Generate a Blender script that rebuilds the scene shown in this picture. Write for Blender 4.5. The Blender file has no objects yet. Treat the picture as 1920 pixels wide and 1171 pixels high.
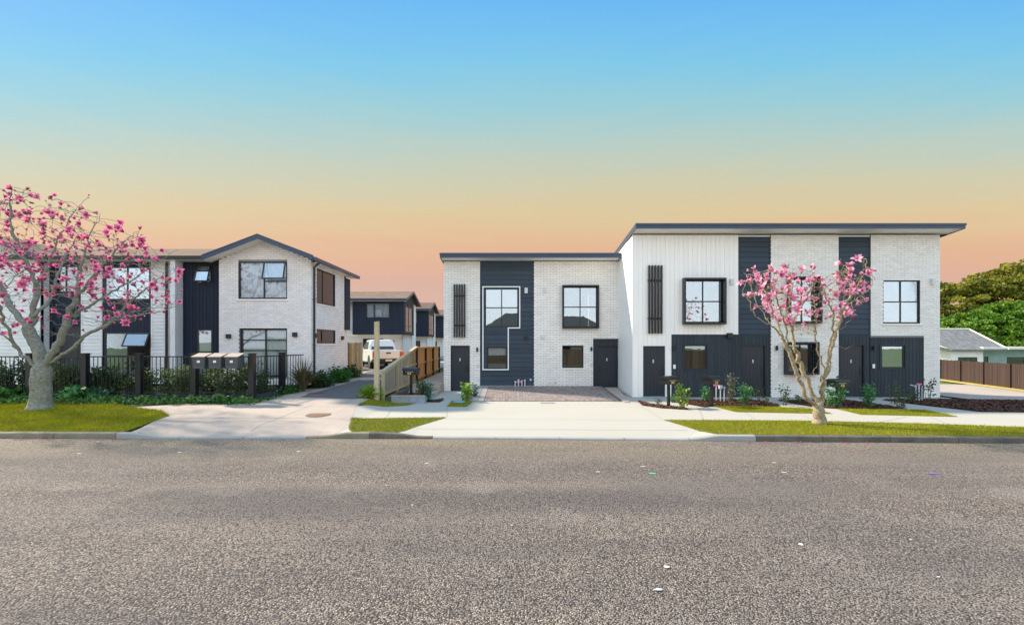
import bpy, bmesh, math, random
import numpy as np
from mathutils import Vector, Matrix
rnd = random.Random(7)
R = math.radians
sc = bpy.context.scene
col = sc.collection

# ------------------------------------------------------------------ camera
F, H, U0, V0 = 853.0, 2.28, 960.0, 643.0      # focal length (px of a 1920 frame), eye height, vanishing point
cam_d = bpy.data.cameras.new('camera')
cam = bpy.data.objects.new('camera', cam_d); col.objects.link(cam)
cam.location = (0, 0, H); cam.rotation_euler = (R(90), 0, 0)
cam_d.sensor_width = 36; cam_d.lens = 36 * F / 1920
cam_d.shift_y = (V0 - 585.5) / 1920
cam_d.clip_end = 3000; cam_d.clip_start = 0.05
sc.camera = cam

# ------------------------------------------------------------------ sky, sun, exposure
SUN_EL, SUN_AZ = R(38), math.atan2(-0.92, 0.40)    # sun stands left of and a little behind the houses
sun_dir = Vector((math.sin(SUN_AZ) * math.cos(SUN_EL), math.cos(SUN_AZ) * math.cos(SUN_EL), math.sin(SUN_EL)))
sd = bpy.data.lights.new('sun', 'SUN'); sd.energy = 5.0; sd.angle = R(3); sd.color = (1.0, 0.88, 0.70)
so = bpy.data.objects.new('sun', sd); col.objects.link(so)
so.rotation_euler = sun_dir.to_track_quat('Z', 'Y').to_euler()
w = bpy.data.worlds.new('World'); sc.world = w; w.use_nodes = True
nt = w.node_tree; nt.nodes.clear()
def s2l(c):
    return tuple((x / 255 / 12.92 if x / 255 <= 0.04045 else ((x / 255 + 0.055) / 1.055) ** 2.4) for x in c)
def wn(t): return nt.nodes.new(t)
out = wn('ShaderNodeOutputWorld')
tc = wn('ShaderNodeTexCoord'); sep = wn('ShaderNodeSeparateXYZ'); nt.links.new(tc.outputs['Generated'], sep.inputs[0])
def wm(op, a, b=None):
    n = wn('ShaderNodeMath'); n.operation = op
    for i, x in enumerate((a, b)):
        if x is None: continue
        if isinstance(x, (int, float)): n.inputs[i].default_value = x
        else: nt.links.new(x, n.inputs[i])
    return n.outputs[0]
xx = wm('MULTIPLY', wm('MULTIPLY', sep.outputs[0], sep.outputs[0]), 0.07)
yy = wm('MULTIPLY', sep.outputs[1], sep.outputs[1])
den = wm('MAXIMUM', wm('SQRT', wm('ADD', xx, yy)), 0.02)
tt = wm('DIVIDE', sep.outputs[2], den)
# faint streaks of high haze shift the colour bands a little
mps = wn('ShaderNodeMapping'); mps.inputs['Scale'].default_value = (1.6, 1.6, 22); nt.links.new(tc.outputs['Generated'], mps.inputs[0])
nzs = wn('ShaderNodeTexNoise'); nzs.inputs['Scale'].default_value = 1.7; nzs.inputs['Detail'].default_value = 6; nt.links.new(mps.outputs[0], nzs.inputs['Vector'])
tt = wm('ADD', tt, wm('MULTIPLY', wm('SUBTRACT', nzs.outputs[0], .5), .055))
tt = wm('DIVIDE', wm('MAXIMUM', tt, 0.0), 1.6)
ramp = wn('ShaderNodeValToRGB'); nt.links.new(tt, ramp.inputs[0])
stops = [(0.0, (212, 174, 162)), (.13, (221, 172, 150)), (.18, (229, 177, 140)), (.238, (231, 190, 142)), (.285, (225, 201, 152)),
         (.355, (211, 206, 172)), (.437, (188, 208, 196)), (.519, (158, 208, 216)), (.613, (130, 203, 234)), (.683, (118, 195, 242)),
         (.76, (106, 186, 245)), (1.5, (92, 168, 234))]
cr = ramp.color_ramp
while len(cr.elements) < len(stops): cr.elements.new(0.5)
for e, (p, c) in zip(cr.elements, stops):
    e.position = p / 1.6; e.color = (*s2l(c), 1)
# the far side of the sky (behind the street, mirrored in the windows) is a clear pale blue
ramp2 = wn('ShaderNodeValToRGB'); nt.links.new(tt, ramp2.inputs[0]); c2r = ramp2.color_ramp
c2r.elements.new(.3)
for e, (p, c) in zip(c2r.elements, ((0, (240, 237, 232)), (.3, (222, 230, 238)), (.9, (160, 202, 238)))): e.position = p; e.color = (*[1.85 * x for x in s2l(c)], 1)
mrg = wn('ShaderNodeMapRange'); mrg.interpolation_type = 'SMOOTHSTEP'; mrg.inputs[1].default_value = 0.0; mrg.inputs[2].default_value = .5; nt.links.new(sep.outputs[1], mrg.inputs[0])
mxs = wn('ShaderNodeMix'); mxs.data_type = 'RGBA'; nt.links.new(mrg.outputs[0], mxs.inputs[0]); nt.links.new(ramp2.outputs[0], mxs.inputs[6]); nt.links.new(ramp.outputs[0], mxs.inputs[7])
bg1 = wn('ShaderNodeBackground'); bg1.inputs[1].default_value = 0.575; nt.links.new(mxs.outputs[2], bg1.inputs[0])
sky = wn('ShaderNodeTexSky'); sky.sky_type = 'NISHITA'; sky.sun_disc = False
sky.sun_elevation = SUN_EL; sky.sun_rotation = SUN_AZ
bg2 = wn('ShaderNodeBackground'); bg2.inputs[1].default_value = 0.008; nt.links.new(sky.outputs[0], bg2.inputs[0])
ad = wn('ShaderNodeAddShader'); nt.links.new(bg1.outputs[0], ad.inputs[0]); nt.links.new(bg2.outputs[0], ad.inputs[1])
nt.links.new(ad.outputs[0], out.inputs[0])
vs = sc.view_settings; vs.view_transform = 'Standard'; vs.look = 'None'; vs.exposure = 0.70; vs.gamma = 1.0; vs.use_curve_mapping = False
sc.cycles.max_bounces = 10; sc.cycles.transparent_max_bounces = 16; sc.cycles.sample_clamp_indirect = 6
sc.cycles.use_denoising = True

# ------------------------------------------------------------------ materials
MATS = {}
def mat(name, c, rough=0.7, vary=0.0, nscale=0.0, namt=0.0, c2=None, bump=0.0, bscale=40, metal=0.0, spec=0.5, island=True, stretch=None,
        nscale2=0.0, namt2=0.0, c3=None, coat=0.0, sss=0.0, detail=4.0):
    m = bpy.data.materials.new(name); m.use_nodes = True; t = m.node_tree; n = t.nodes; L = t.links
    b = n['Principled BSDF']; b.inputs['Roughness'].default_value = rough; b.inputs['Metallic'].default_value = metal
    b.inputs['Specular IOR Level'].default_value = spec
    if coat: b.inputs['Coat Weight'].default_value = coat; b.inputs['Coat Roughness'].default_value = 0.05
    geo = n.new('ShaderNodeNewGeometry'); pos = geo.outputs['Position']
    if stretch:
        mp = n.new('ShaderNodeMapping'); mp.inputs['Scale'].default_value = stretch; L.new(pos, mp.inputs[0]); pos = mp.outputs[0]
    rgb = n.new('ShaderNodeRGB'); rgb.outputs[0].default_value = (*c, 1); cur = rgb.outputs[0]
    def mix(fac, a, bcol, amt):
        x = n.new('ShaderNodeMix'); x.data_type = 'RGBA'
        mr = n.new('ShaderNodeMapRange'); mr.inputs[1].default_value = 0.35; mr.inputs[2].default_value = 0.65; mr.inputs[4].default_value = amt
        L.new(fac, mr.inputs[0]); L.new(mr.outputs[0], x.inputs[0]); L.new(a, x.inputs[6])
        x.inputs[7].default_value = (*bcol, 1); return x.outputs[2]
    if nscale:
        no = n.new('ShaderNodeTexNoise'); no.inputs['Scale'].default_value = nscale; no.inputs['Detail'].default_value = detail; L.new(pos, no.inputs['Vector'])
        cur = mix(no.outputs[0], cur, c2 or tuple(x * 0.6 for x in c), namt)
    if nscale2:
        no = n.new('ShaderNodeTexNoise'); no.inputs['Scale'].default_value = nscale2; no.inputs['Detail'].default_value = detail; L.new(pos, no.inputs['Vector'])
        cur = mix(no.outputs[0], cur, c3 or tuple(x * 0.6 for x in c), namt2)
    if vary:
        oi = n.new('ShaderNodeObjectInfo')
        ma = n.new('ShaderNodeMath'); ma.operation = 'ADD'; L.new(oi.outputs['Random'], ma.inputs[0])
        if island: L.new(geo.outputs['Random Per Island'], ma.inputs[1])
        fr = n.new('ShaderNodeMath'); fr.operation = 'FRACT'; L.new(ma.outputs[0], fr.inputs[0])
        mr = n.new('ShaderNodeMapRange'); mr.inputs[3].default_value = 1 - vary; mr.inputs[4].default_value = 1 + vary; L.new(fr.outputs[0], mr.inputs[0])
        hs = n.new('ShaderNodeHueSaturation'); L.new(mr.outputs[0], hs.inputs['Value']); L.new(cur, hs.inputs['Color']); cur = hs.outputs[0]
    L.new(cur, b.inputs['Base Color'])
    if bump:
        no = n.new('ShaderNodeTexNoise'); no.inputs['Scale'].default_value = bscale; no.inputs['Detail'].default_value = 5; L.new(pos, no.inputs['Vector'])
        bp = n.new('ShaderNodeBump'); bp.inputs['Strength'].default_value = bump; bp.inputs['Distance'].default_value = 0.02
        L.new(no.outputs[0], bp.inputs['Height']); L.new(bp.outputs[0], b.inputs['Normal'])
    MATS[name] = m; return m
M = MATS
mat('brick_white', (.91, .88, .83), .75, vary=.06, nscale=3, namt=.25, c2=(.76, .735, .69), bump=.25, bscale=90)
mat('brick_pale', (.93, .88, .86), .75, vary=.06, nscale=3, namt=.22, c2=(.78, .74, .73), bump=.25, bscale=90)
mat('mortar', (.22, .21, .20), .9, nscale=20, namt=.4)
mat('mortar_pale', (.34, .315, .31), .9, nscale=20, namt=.4)
mat('white_paint', (.92, .895, .86), .45, vary=.02, nscale=1.2, namt=.25, c2=(.80, .79, .77), island=False)
mat('white_trim', (.88, .88, .88), .4)
mat('soffit', (.90, .87, .84), .6, nscale=2, namt=.2)
mat('dark_clad', (.030, .040, .052), .62, spec=.28, vary=.12, nscale=1.5, namt=.4, c2=(.044, .055, .066), bump=.08, bscale=120)
mat('dark_boards', (.036, .054, .076), .62, spec=.28, vary=.12, nscale=1.2, namt=.4, c2=(.048, .068, .090))
mat('navy_clad', (.019, .028, .052), .62, spec=.28, vary=.12, nscale=1.5, namt=.3)
mat('door_paint', (.020, .027, .040), .4, nscale=2, namt=.3)
mat('black_metal', (.012, .013, .016), .38, metal=.0)
mat('fascia', (.028, .058, .115), .3, nscale=2, namt=.3)
mat('frame', (.010, .013, .018), .35)
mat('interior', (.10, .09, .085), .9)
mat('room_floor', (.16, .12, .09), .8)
mat('curtain', (.88, .90, .93), .9)
mat('blind', (.75, .77, .78), .8)
mat('foundation', (.30, .35, .40), .9, nscale=6, namt=.5, bump=.3)
mat('concrete_new', (.405, .37, .31), .9, nscale=.55, namt=.75, c2=(.42, .39, .34), nscale2=12, namt2=.25, c3=(.40, .375, .33), bump=.15, bscale=60)
mat('concrete_old', (.43, .345, .285), .9, nscale=.9, namt=.55, c2=(.34, .275, .235), nscale2=9, namt2=.35, c3=(.36, .29, .25), bump=.25, bscale=50)
mat('kerb', (.165, .14, .105), .95, nscale=2.5, namt=.8, c2=(.07, .062, .052), nscale2=14, namt2=.5, bump=.5, bscale=40)
mat('kerb_left', (.27, .215, .17), .95, nscale=2.5, namt=.8, c2=(.15, .125, .095), nscale2=12, namt2=.5, c3=(.20, .20, .10), bump=.6, bscale=40)
mat('kerb_pale', (.34, .325, .30), .95, nscale=2.5, namt=.5, c2=(.30, .285, .26), bump=.3, bscale=40)
mat('drive_asphalt', (.085, .08, .085), .95, nscale=4, namt=.6, c2=(.13, .12, .125), nscale2=70, namt2=.7, c3=(.19, .175, .18), bump=.9, bscale=110)
mat('paver', (.225, .175, .160), .85, vary=.22, nscale=5, namt=.5, c2=(.30, .245, .225), bump=.3, bscale=70)
mat('paver_border', (.36, .325, .31), .9, vary=.1, nscale=6, namt=.4)
mat('paver_sand', (.10, .085, .08), .95)
mat('grass_soil', (.19, .175, .010), .95, nscale=1.5, namt=.6, c2=(.12, .14, .010), nscale2=25, namt2=.6, c3=(.09, .10, .01), bump=.8, bscale=60)
mat('grass', (.265, .285, .006), .95, spec=.08, vary=.25, nscale=.9, namt=.75, c2=(.18, .22, .008), nscale2=5, namt2=.45, c3=(.32, .25, .02))
mat('grass_left', (.40, .41, .006), .95, spec=.08, vary=.25, nscale=.8, namt=.85, c2=(.23, .31, .01), nscale2=3, namt2=.7, c3=(.31, .21, .03))
mat('weeds', (.06, .16, .03), .7, vary=.35, nscale=4, namt=.5, c2=(.10, .22, .04))
mat('sunlit_grass', (.52, .40, .10), .9, nscale=2, namt=.5)
mat('soil', (.06, .035, .022), .95, nscale=8, namt=.6, bump=.8, bscale=40)
mat('mulch', (.115, .042, .024), .9, vary=.55, nscale=8, namt=.4, c2=(.05, .02, .012))
mat('terrain', (.09, .13, .03), .95, nscale=.4, namt=.6, c2=(.14, .13, .05))
mat('timber_new', (.82, .48, .19), .8, vary=.16, nscale=3, namt=.5, c2=(.54, .26, .08), stretch=(9, 9, .6), nscale2=3, namt2=.4, c3=(.72, .48, .24))
mat('timber_grey', (.34, .29, .215), .85, vary=.16, nscale=3, namt=.6, c2=(.23, .19, .14), stretch=(9, 9, .6), nscale2=2, namt2=.4, c3=(.42, .38, .29))
mat('timber_pale', (.52, .42, .27), .85, vary=.1, nscale=3, namt=.6, c2=(.38, .32, .18), stretch=(5, 5, .8))
mat('timber_brown', (.042, .022, .018), .8, vary=.22, nscale=3, namt=.5, c2=(.066, .038, .032), stretch=(6, 6, .5))
mat('sleeper', (.085, .075, .072), .9, vary=.2, nscale=5, namt=.5, c2=(.15, .13, .12), stretch=(6, .7, 6))
mat('shingle', (.20, .135, .10), .95, vary=.2, nscale=30, namt=.7, c2=(.12, .085, .065), nscale2=2, namt2=.4, c3=(.25, .18, .13), spec=.1, bump=.5, bscale=30)
mat('grey_roof', (.16, .155, .15), .9, nscale=2.2, namt=.9, c2=(.29, .285, .27), stretch=(2.2, .6, .6), nscale2=7, namt2=.6, c3=(.08, .08, .08))
mat('car_white', (.82, .80, .80), .25, coat=.6)
mat('tyre', (.012, .012, .013), .85)
mat('rim', (.45, .45, .46), .3, metal=.8)
mat('chrome', (.5, .5, .5), .2, metal=.9)
mat('tail_red', (.55, .02, .015), .2, coat=.5)
mat('tail_orange', (.8, .16, .02), .25)
mat('plate', (.75, .74, .70), .5)
mat('car_dark', (.015, .015, .017), .5)
mat('rust', (.30, .155, .09), .8, nscale=14, namt=.7, c2=(.17, .085, .05), bump=.4)
mat('rust_dark', (.14, .07, .065), .85, nscale=14, namt=.6, bump=.4)
mat('mail_grey', (.075, .083, .095), .45, nscale=4, namt=.3)
mat('mail_lid', (.42, .35, .30), .4)
mat('mail_black', (.010, .010, .011), .3)
mat('gold', (.60, .45, .12), .35, metal=.4)
mat('pvc', (.62, .64, .66), .4)
mat('pink_tag', (.75, .16, .42), .6)
mat('number', (.85, .86, .88), .5)
mat('teal_cap', (.16, .42, .42), .5)
mat('blue_cover', (.20, .38, .45), .5, nscale=8, namt=.3)
mat('bark_left', (.37, .355, .30), .95, nscale=13, namt=.9, c2=(.13, .125, .10), nscale2=4, namt2=.6, c3=(.27, .31, .25), bump=1.0, bscale=26, spec=.15, stretch=(1, 1, 2.2))
mat('bark_right', (.39, .315, .205), .95, nscale=18, namt=.9, c2=(.12, .085, .05), nscale2=40, namt2=.6, c3=(.52, .43, .28), bump=1.0, bscale=45, spec=.15)
mat('bark_dark', (.07, .05, .035), .95, nscale=5, namt=.5, bump=.8, bscale=14)
mat('stem', (.13, .11, .05), .85, nscale=9, namt=.5)
mat('opp_fence', (.15, .10, .07), .85, vary=.3)
mat('opp_wall', (.55, .48, .42), .8)
mat('opp_roof', (.045, .05, .045), .9, nscale=5, namt=.5)
mat('scrap_white', (.62, .60, .57), .7); mat('scrap_green', (.12, .45, .30), .6); mat('scrap_purple', (.25, .16, .60), .6)
mat('chalk', (.75, .72, .70), .9, nscale=30, namt=.8, c2=(.4, .37, .35))
mat('teal_wall', (.34, .52, .55), .7, nscale=2, namt=.3)
mat('board_white', (.86, .86, .87), .6, vary=.03, nscale=2, namt=.25, island=False)
mat('cream', (.82, .77, .68), .6)
mat('dust', (.37, .32, .245), .95, nscale=6, namt=.6, c2=(.28, .24, .19))

def leafmat(name, c, c2, var=.3, trans=.35, ns=2.2):
    m = mat(name, c, .55, vary=var, nscale=ns, namt=.7, c2=c2, spec=.35)
    t = m.node_tree; n = t.nodes; L = t.links; b = n['Principled BSDF']; o = n['Material Output']
    tr = n.new('ShaderNodeBsdfTranslucent'); mx = n.new('ShaderNodeMixShader'); mx.inputs[0].default_value = trans
    src = b.inputs['Base Color'].links[0].from_socket
    L.new(src, tr.inputs[0]); L.new(b.outputs[0], mx.inputs[1]); L.new(tr.outputs[0], mx.inputs[2]); L.new(mx.outputs[0], o.inputs[0])
    return m
leafmat('leaf_hedge', (.055, .105, .032), (.12, .16, .065))
leafmat('leaf_variegated', (.16, .21, .095), (.07, .12, .045))
leafmat('leaf_bush', (.035, .13, .022), (.075, .20, .035))
leafmat('leaf_dark', (.025, .07, .022), (.06, .11, .03))
leafmat('leaf_lime', (.28, .40, .05), (.12, .30, .06))
leafmat('leaf_fresh', (.05, .22, .075), (.12, .30, .09))
leafmat('leaf_blue', (.08, .20, .13), (.05, .14, .08))
leafmat('leaf_tree', (.075, .19, .014), (.21, .32, .025), .45, .35, .6)
leafmat('leaf_canopy', (.12, .15, .018), (.40, .34, .03), .45, .35, .45)
leafmat('leaf_bronze', (.24, .15, .03), (.16, .17, .04))
leafmat('flax', (.085, .085, .032), (.19, .135, .07), .35, .15)
leafmat('leaf_tuft', (.24, .36, .03), (.14, .27, .03))
leafmat('seedling_grey', (.16, .17, .12), (.09, .11, .07))
for nm, ca, cb in (('petal_left', (.50, .035, .17), (.80, .24, .42)), ('petal_right', (.62, .10, .27), (.93, .52, .64))):
    m = leafmat(nm, ca, ca, .3, .35); t = m.node_tree; n = t.nodes; L = t.links
    at = n.new('ShaderNodeAttribute'); at.attribute_name = 'tip'
    mx = n.new('ShaderNodeMix'); mx.data_type = 'RGBA'; L.new(at.outputs['Fac'], mx.inputs[0])
    mx.inputs[6].default_value = (*ca, 1); mx.inputs[7].default_value = (*cb, 1)
    hs = [x for x in n if x.type == 'HUE_SAT'][0]; L.new(mx.outputs[2], hs.inputs['Color'])

def glass(name, refl, tint=(.95, .97, .98)):
    m = bpy.data.materials.new(name); m.use_nodes = True; t = m.node_tree; n = t.nodes; L = t.links; n.remove(n['Principled BSDF'])
    tr = n.new('ShaderNodeBsdfTransparent'); tr.inputs[0].default_value = (*tint, 1)
    gl = n.new('ShaderNodeBsdfGlossy'); gl.inputs['Roughness'].default_value = 0.0; gl.inputs[0].default_value = (.78, .90, 1.0, 1)
    no = n.new('ShaderNodeTexNoise'); no.inputs['Scale'].default_value = 1.3; g = n.new('ShaderNodeNewGeometry'); L.new(g.outputs['Position'], no.inputs['Vector'])
    bp = n.new('ShaderNodeBump'); bp.inputs['Strength'].default_value = .10; bp.inputs['Distance'].default_value = .01; L.new(no.outputs[0], bp.inputs['Height']); L.new(bp.outputs[0], gl.inputs['Normal'])
    fr = n.new('ShaderNodeFresnel'); fr.inputs[0].default_value = 1.5
    ma = n.new('ShaderNodeMath'); ma.operation = 'ADD'; ma.use_clamp = True; ma.inputs[1].default_value = refl; L.new(fr.outputs[0], ma.inputs[0])
    mx = n.new('ShaderNodeMixShader'); L.new(ma.outputs[0], mx.inputs[0]); L.new(tr.outputs[0], mx.inputs[1]); L.new(gl.outputs[0], mx.inputs[2]); L.new(mx.outputs[0], n['Material Output'].inputs[0])
    MATS[name] = m
glass('glass_coated', .34); glass('glass_clear', .05); glass('glass_mid', .15)

# chipseal road
def road_mat():
    m = bpy.data.materials.new('chipseal'); m.use_nodes = True; t = m.node_tree; n = t.nodes; L = t.links; b = n['Principled BSDF']; b.inputs['Roughness'].default_value = .9
    g = n.new('ShaderNodeNewGeometry'); pos = g.outputs['Position']
    v = n.new('ShaderNodeTexVoronoi'); v.inputs['Scale'].default_value = 56; L.new(pos, v.inputs['Vector'])
    sx = n.new('ShaderNodeSeparateColor'); L.new(v.outputs['Color'], sx.inputs[0])
    rp = n.new('ShaderNodeValToRGB'); L.new(sx.outputs[0], rp.inputs[0]); e = rp.color_ramp
    cols = [(0, (.052, .038, .031)), (.2, (.160, .119, .094)), (.5, (.268, .202, .158)), (.82, (.39, .297, .232)), (1, (.68, .545, .43))]
    while len(e.elements) < len(cols): e.elements.new(.5)
    for q, (p, c) in zip(e.elements, cols): q.position = p; q.color = (*c, 1)
    def noise(s, d=4, vec=pos):
        x = n.new('ShaderNodeTexNoise'); x.inputs['Scale'].default_value = s; x.inputs['Detail'].default_value = d; L.new(vec, x.inputs['Vector']); return x.outputs[0]
    def mr(x, a, bb, c, d):
        y = n.new('ShaderNodeMapRange'); y.inputs[1].default_value = a; y.inputs[2].default_value = bb; y.inputs[3].default_value = c; y.inputs[4].default_value = d; L.new(x, y.inputs[0]); return y.outputs[0]
    def mix(fac, a, c, mode='MIX'):
        y = n.new('ShaderNodeMix'); y.data_type = 'RGBA'; y.blend_type = mode
        if isinstance(fac, float): y.inputs[0].default_value = fac
        else: L.new(fac, y.inputs[0])
        L.new(a, y.inputs[6])
        if isinstance(c, tuple): y.inputs[7].default_value = (*c, 1)
        else: L.new(c, y.inputs[7])
        return y.outputs[2]
    mp = n.new('ShaderNodeMapping'); mp.inputs['Scale'].default_value = (.35, 1, 1); L.new(pos, mp.inputs[0]); pst = mp.outputs[0]
    cur = rp.outputs[0]
    d1 = mr(noise(.75, 5, pst), .42, .72, 0, .55)
    cur = mix(d1, cur, (.36, .295, .24))
    mp2 = n.new('ShaderNodeMapping'); mp2.inputs['Scale'].default_value = (.07, .62, 1); L.new(pos, mp2.inputs[0])
    cur = mix(mr(noise(1.0, 6, mp2.outputs[0]), .47, .62, 0, .6), cur, (.40, .315, .25))
    cur = mix(mr(noise(1.3, 4, mp2.outputs[0]), .34, .48, .55, 0), cur, (.13, .105, .098))
    cur = mix(mr(noise(.9, 7), .56, .66, 0, .38), cur, (.47, .38, .31))
    k1 = mr(noise(.5, 5, pst), .38, .58, .4, 0)
    cur = mix(k1, cur, (.165, .136, .128))
    sy = n.new('ShaderNodeSeparateXYZ'); L.new(pos, sy.inputs[0])
    # wind-blown dust gathers along the gutter, worn tyre lines further out
    md = n.new('ShaderNodeMath'); md.operation = 'MULTIPLY'
    L.new(mr(sy.outputs[1], 8.6, 10.9, 0, 1), md.inputs[0]); L.new(mr(noise(.6, 5, pst), .36, .58, .25, .95), md.inputs[1])
    cur = mix(md.outputs[0], cur, (.40, .31, .205))
    # dark pits between the chips
    pit = mr(v.outputs['Distance'], .38, .68, 0, .92)
    cur = mix(pit, cur, (.03, .026, .026))
    L.new(cur, b.inputs['Base Color'])
    bp = n.new('ShaderNodeBump'); bp.inputs['Strength'].default_value = 1.0; bp.inputs['Distance'].default_value = .02
    bp.invert = True; L.new(v.outputs['Distance'], bp.inputs['Height'])
    bp2 = n.new('ShaderNodeBump'); bp2.inputs['Strength'].default_value = .4; bp2.inputs['Distance'].default_value = .03; L.new(noise(9, 4), bp2.inputs['Height']); L.new(bp2.outputs[0], bp.inputs['Normal'])
    L.new(bp.outputs[0], b.inputs['Normal']); MATS['chipseal'] = m
road_mat()

# ------------------------------------------------------------------ builders
def put(o, parent=None, label=None, cat=None, group=None, kind=None):
    col.objects.link(o)
    if parent is not None:
        o.parent = parent; o.matrix_parent_inverse = parent.matrix_basis.inverted()   # children are modelled in world coordinates
    if label: o['label'] = label
    if cat: o['category'] = cat
    if group: o['group'] = group
    if kind: o['kind'] = kind
    return o
def thing(name, loc, label, cat, group=None, rz=0):
    o = bpy.data.objects.new(name, None); o.empty_display_size = .2; o.location = loc; o.rotation_euler = (0, 0, rz)
    return put(o, None, label, cat, group)
class B:
    def __init__(s): s.v = []; s.f = []
    def quadbox(s, p):      # 8 corners: 4 bottom, 4 top
        n = len(s.v); s.v += [tuple(q) for q in p]
        s.f += [(n, n+3, n+2, n+1), (n+4, n+5, n+6, n+7), (n, n+1, n+5, n+4), (n+1, n+2, n+6, n+5), (n+2, n+3, n+7, n+6), (n+3, n, n+4, n+7)]; return s
    def box(s, x0, x1, y0, y1, z0, z1):
        return s.quadbox([(x0, y0, z0), (x1, y0, z0), (x1, y1, z0), (x0, y1, z0), (x0, y0, z1), (x1, y0, z1), (x1, y1, z1), (x0, y1, z1)])
    def poly(s, pts): n = len(s.v); s.v += [tuple(p) for p in pts]; s.f.append(tuple(range(n, n + len(pts)))); return s
    def extrude(s, pts, d):  # prism: pts polygon 3-D, d vector
        n = len(s.v); k = len(pts); d = Vector(d); s.v += [tuple(p) for p in pts] + [tuple(Vector(p) + d) for p in pts]
        s.f.append(tuple(range(n, n + k))); s.f.append(tuple(range(n + 2*k - 1, n + k - 1, -1)))
        for i in range(k): j = (i + 1) % k; s.f.append((n + j, n + i, n + k + i, n + k + j))
        return s
    def tube(s, pts, rad, k=8, caps=True):
        pts = [Vector(p) for p in pts]; rad = rad if isinstance(rad, (list, tuple)) else [rad] * len(pts)
        n0 = len(s.v); up = Vector((0.13, 0.31, 0.94)).normalized(); a = None
        for i, p in enumerate(pts):
            t = (pts[min(i+1, len(pts)-1)] - pts[max(i-1, 0)]); t = t.normalized() if t.length > 1e-9 else Vector((0, 0, 1))
            if a is None: a = t.cross(up if abs(t.dot(up)) < .9 else Vector((1, 0, 0))).normalized()
            else: a = (a - t * a.dot(t)); a = a.normalized() if a.length > 1e-6 else t.orthogonal().normalized()
            b = t.cross(a)
            for j in range(k):
                th = 2 * math.pi * j / k; s.v.append(tuple(p + (a * math.cos(th) + b * math.sin(th)) * rad[i]))
        for i in range(len(pts) - 1):
            for j in range(k):
                q = n0 + i*k; s.f.append((q + j, q + (j+1) % k, q + k + (j+1) % k, q + k + j))
        if caps:
            s.f.append(tuple(n0 + j for j in range(k-1, -1, -1))); e = n0 + (len(pts)-1)*k; s.f.append(tuple(e + j for j in range(k)))
        return s
    def lathe(s, prof, c, k=16, axis='z'):
        n0 = len(s.v); c = Vector(c)
        for r, h in prof:
            for j in range(k):
                th = 2*math.pi*j/k; x, y = r*math.cos(th), r*math.sin(th)
                s.v.append(tuple(c + (Vector((x, y, h)) if axis == 'z' else Vector((x, h, y)) if axis == 'y' else Vector((h, x, y)))))
        for i in range(len(prof)-1):
            for j in range(k): q = n0 + i*k; s.f.append((q+j, q+(j+1) % k, q+k+(j+1) % k, q+k+j))
        s.f.append(tuple(n0+j for j in range(k-1, -1, -1))); e = n0+(len(prof)-1)*k; s.f.append(tuple(e+j for j in range(k)))
        return s
    def mesh(s, name, m, smooth=False):
        me = bpy.data.meshes.new(name); me.from_pydata(s.v, [], s.f); me.validate()
        if isinstance(m, str): m = M[m]
        me.materials.append(m)
        if smooth: me.shade_smooth()
        bm = bmesh.new(); bm.from_mesh(me); bmesh.ops.recalc_face_normals(bm, faces=bm.faces); bm.to_mesh(me); bm.free()
        return me
    def build(s, name, m, parent=None, smooth=False, **k):
        o = bpy.data.objects.new(name, s.mesh(name, m, smooth))
        return put(o, parent, **k)
def npmesh(name, V, Fc, m, parent=None, smooth=False, **k):      # numpy verts (n,3), faces (k, 3 or 4)
    me = bpy.data.meshes.new(name); V = np.asarray(V, np.float32); Fc = np.asarray(Fc, np.int32)
    me.vertices.add(len(V)); me.vertices.foreach_set('co', V.ravel())
    nf, c = Fc.shape; me.loops.add(nf * c); me.loops.foreach_set('vertex_index', Fc.ravel())
    me.polygons.add(nf); me.polygons.foreach_set('loop_start', np.arange(0, nf * c, c, dtype=np.int32))
    me.update(calc_edges=True); me.materials.append(M[m] if isinstance(m, str) else m)
    if smooth: me.shade_smooth()
    o = bpy.data.objects.new(name, me)
    return put(o, parent, **k)
def inst(name, me, loc, parent=None, rot=None, scale=None, **k):
    o = bpy.data.objects.new(name, me); o.location = loc
    if rot is not None: o.rotation_euler = rot
    if scale is not None: o.scale = scale if isinstance(scale, (tuple, list)) else (scale,)*3
    return put(o, parent, **k)
class Fr:      # a wall plane: a runs along it, d out of it, z up
    def __init__(s, o, dr, nr): s.o = Vector(o); s.d = Vector(dr); s.n = Vector(nr)
    def p(s, a, d, z): return s.o + s.d * a + s.n * d + Vector((0, 0, z))
    def box(s, b, a0, a1, d0, d1, z0, z1):
        return b.quadbox([s.p(a0, d0, z0), s.p(a1, d0, z0), s.p(a1, d1, z0), s.p(a0, d1, z0), s.p(a0, d0, z1), s.p(a1, d0, z1), s.p(a1, d1, z1), s.p(a0, d1, z1)])
    def rot(s): return Matrix((s.d, -s.n, Vector((0, 0, 1)))).transposed().to_euler()
def front(Y): return Fr((0, Y, 0), (1, 0, 0), (0, -1, 0))
def ux(Y): return lambda u: (u - U0) * Y / F
def vz(Y): return lambda v: H - (v - V0) * Y / F
def rect(Y, u0, u1, v0, v1): return (ux(Y)(u0), ux(Y)(u1), vz(Y)(v1), vz(Y)(v0))     # a0,a1,z0,z1

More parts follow.
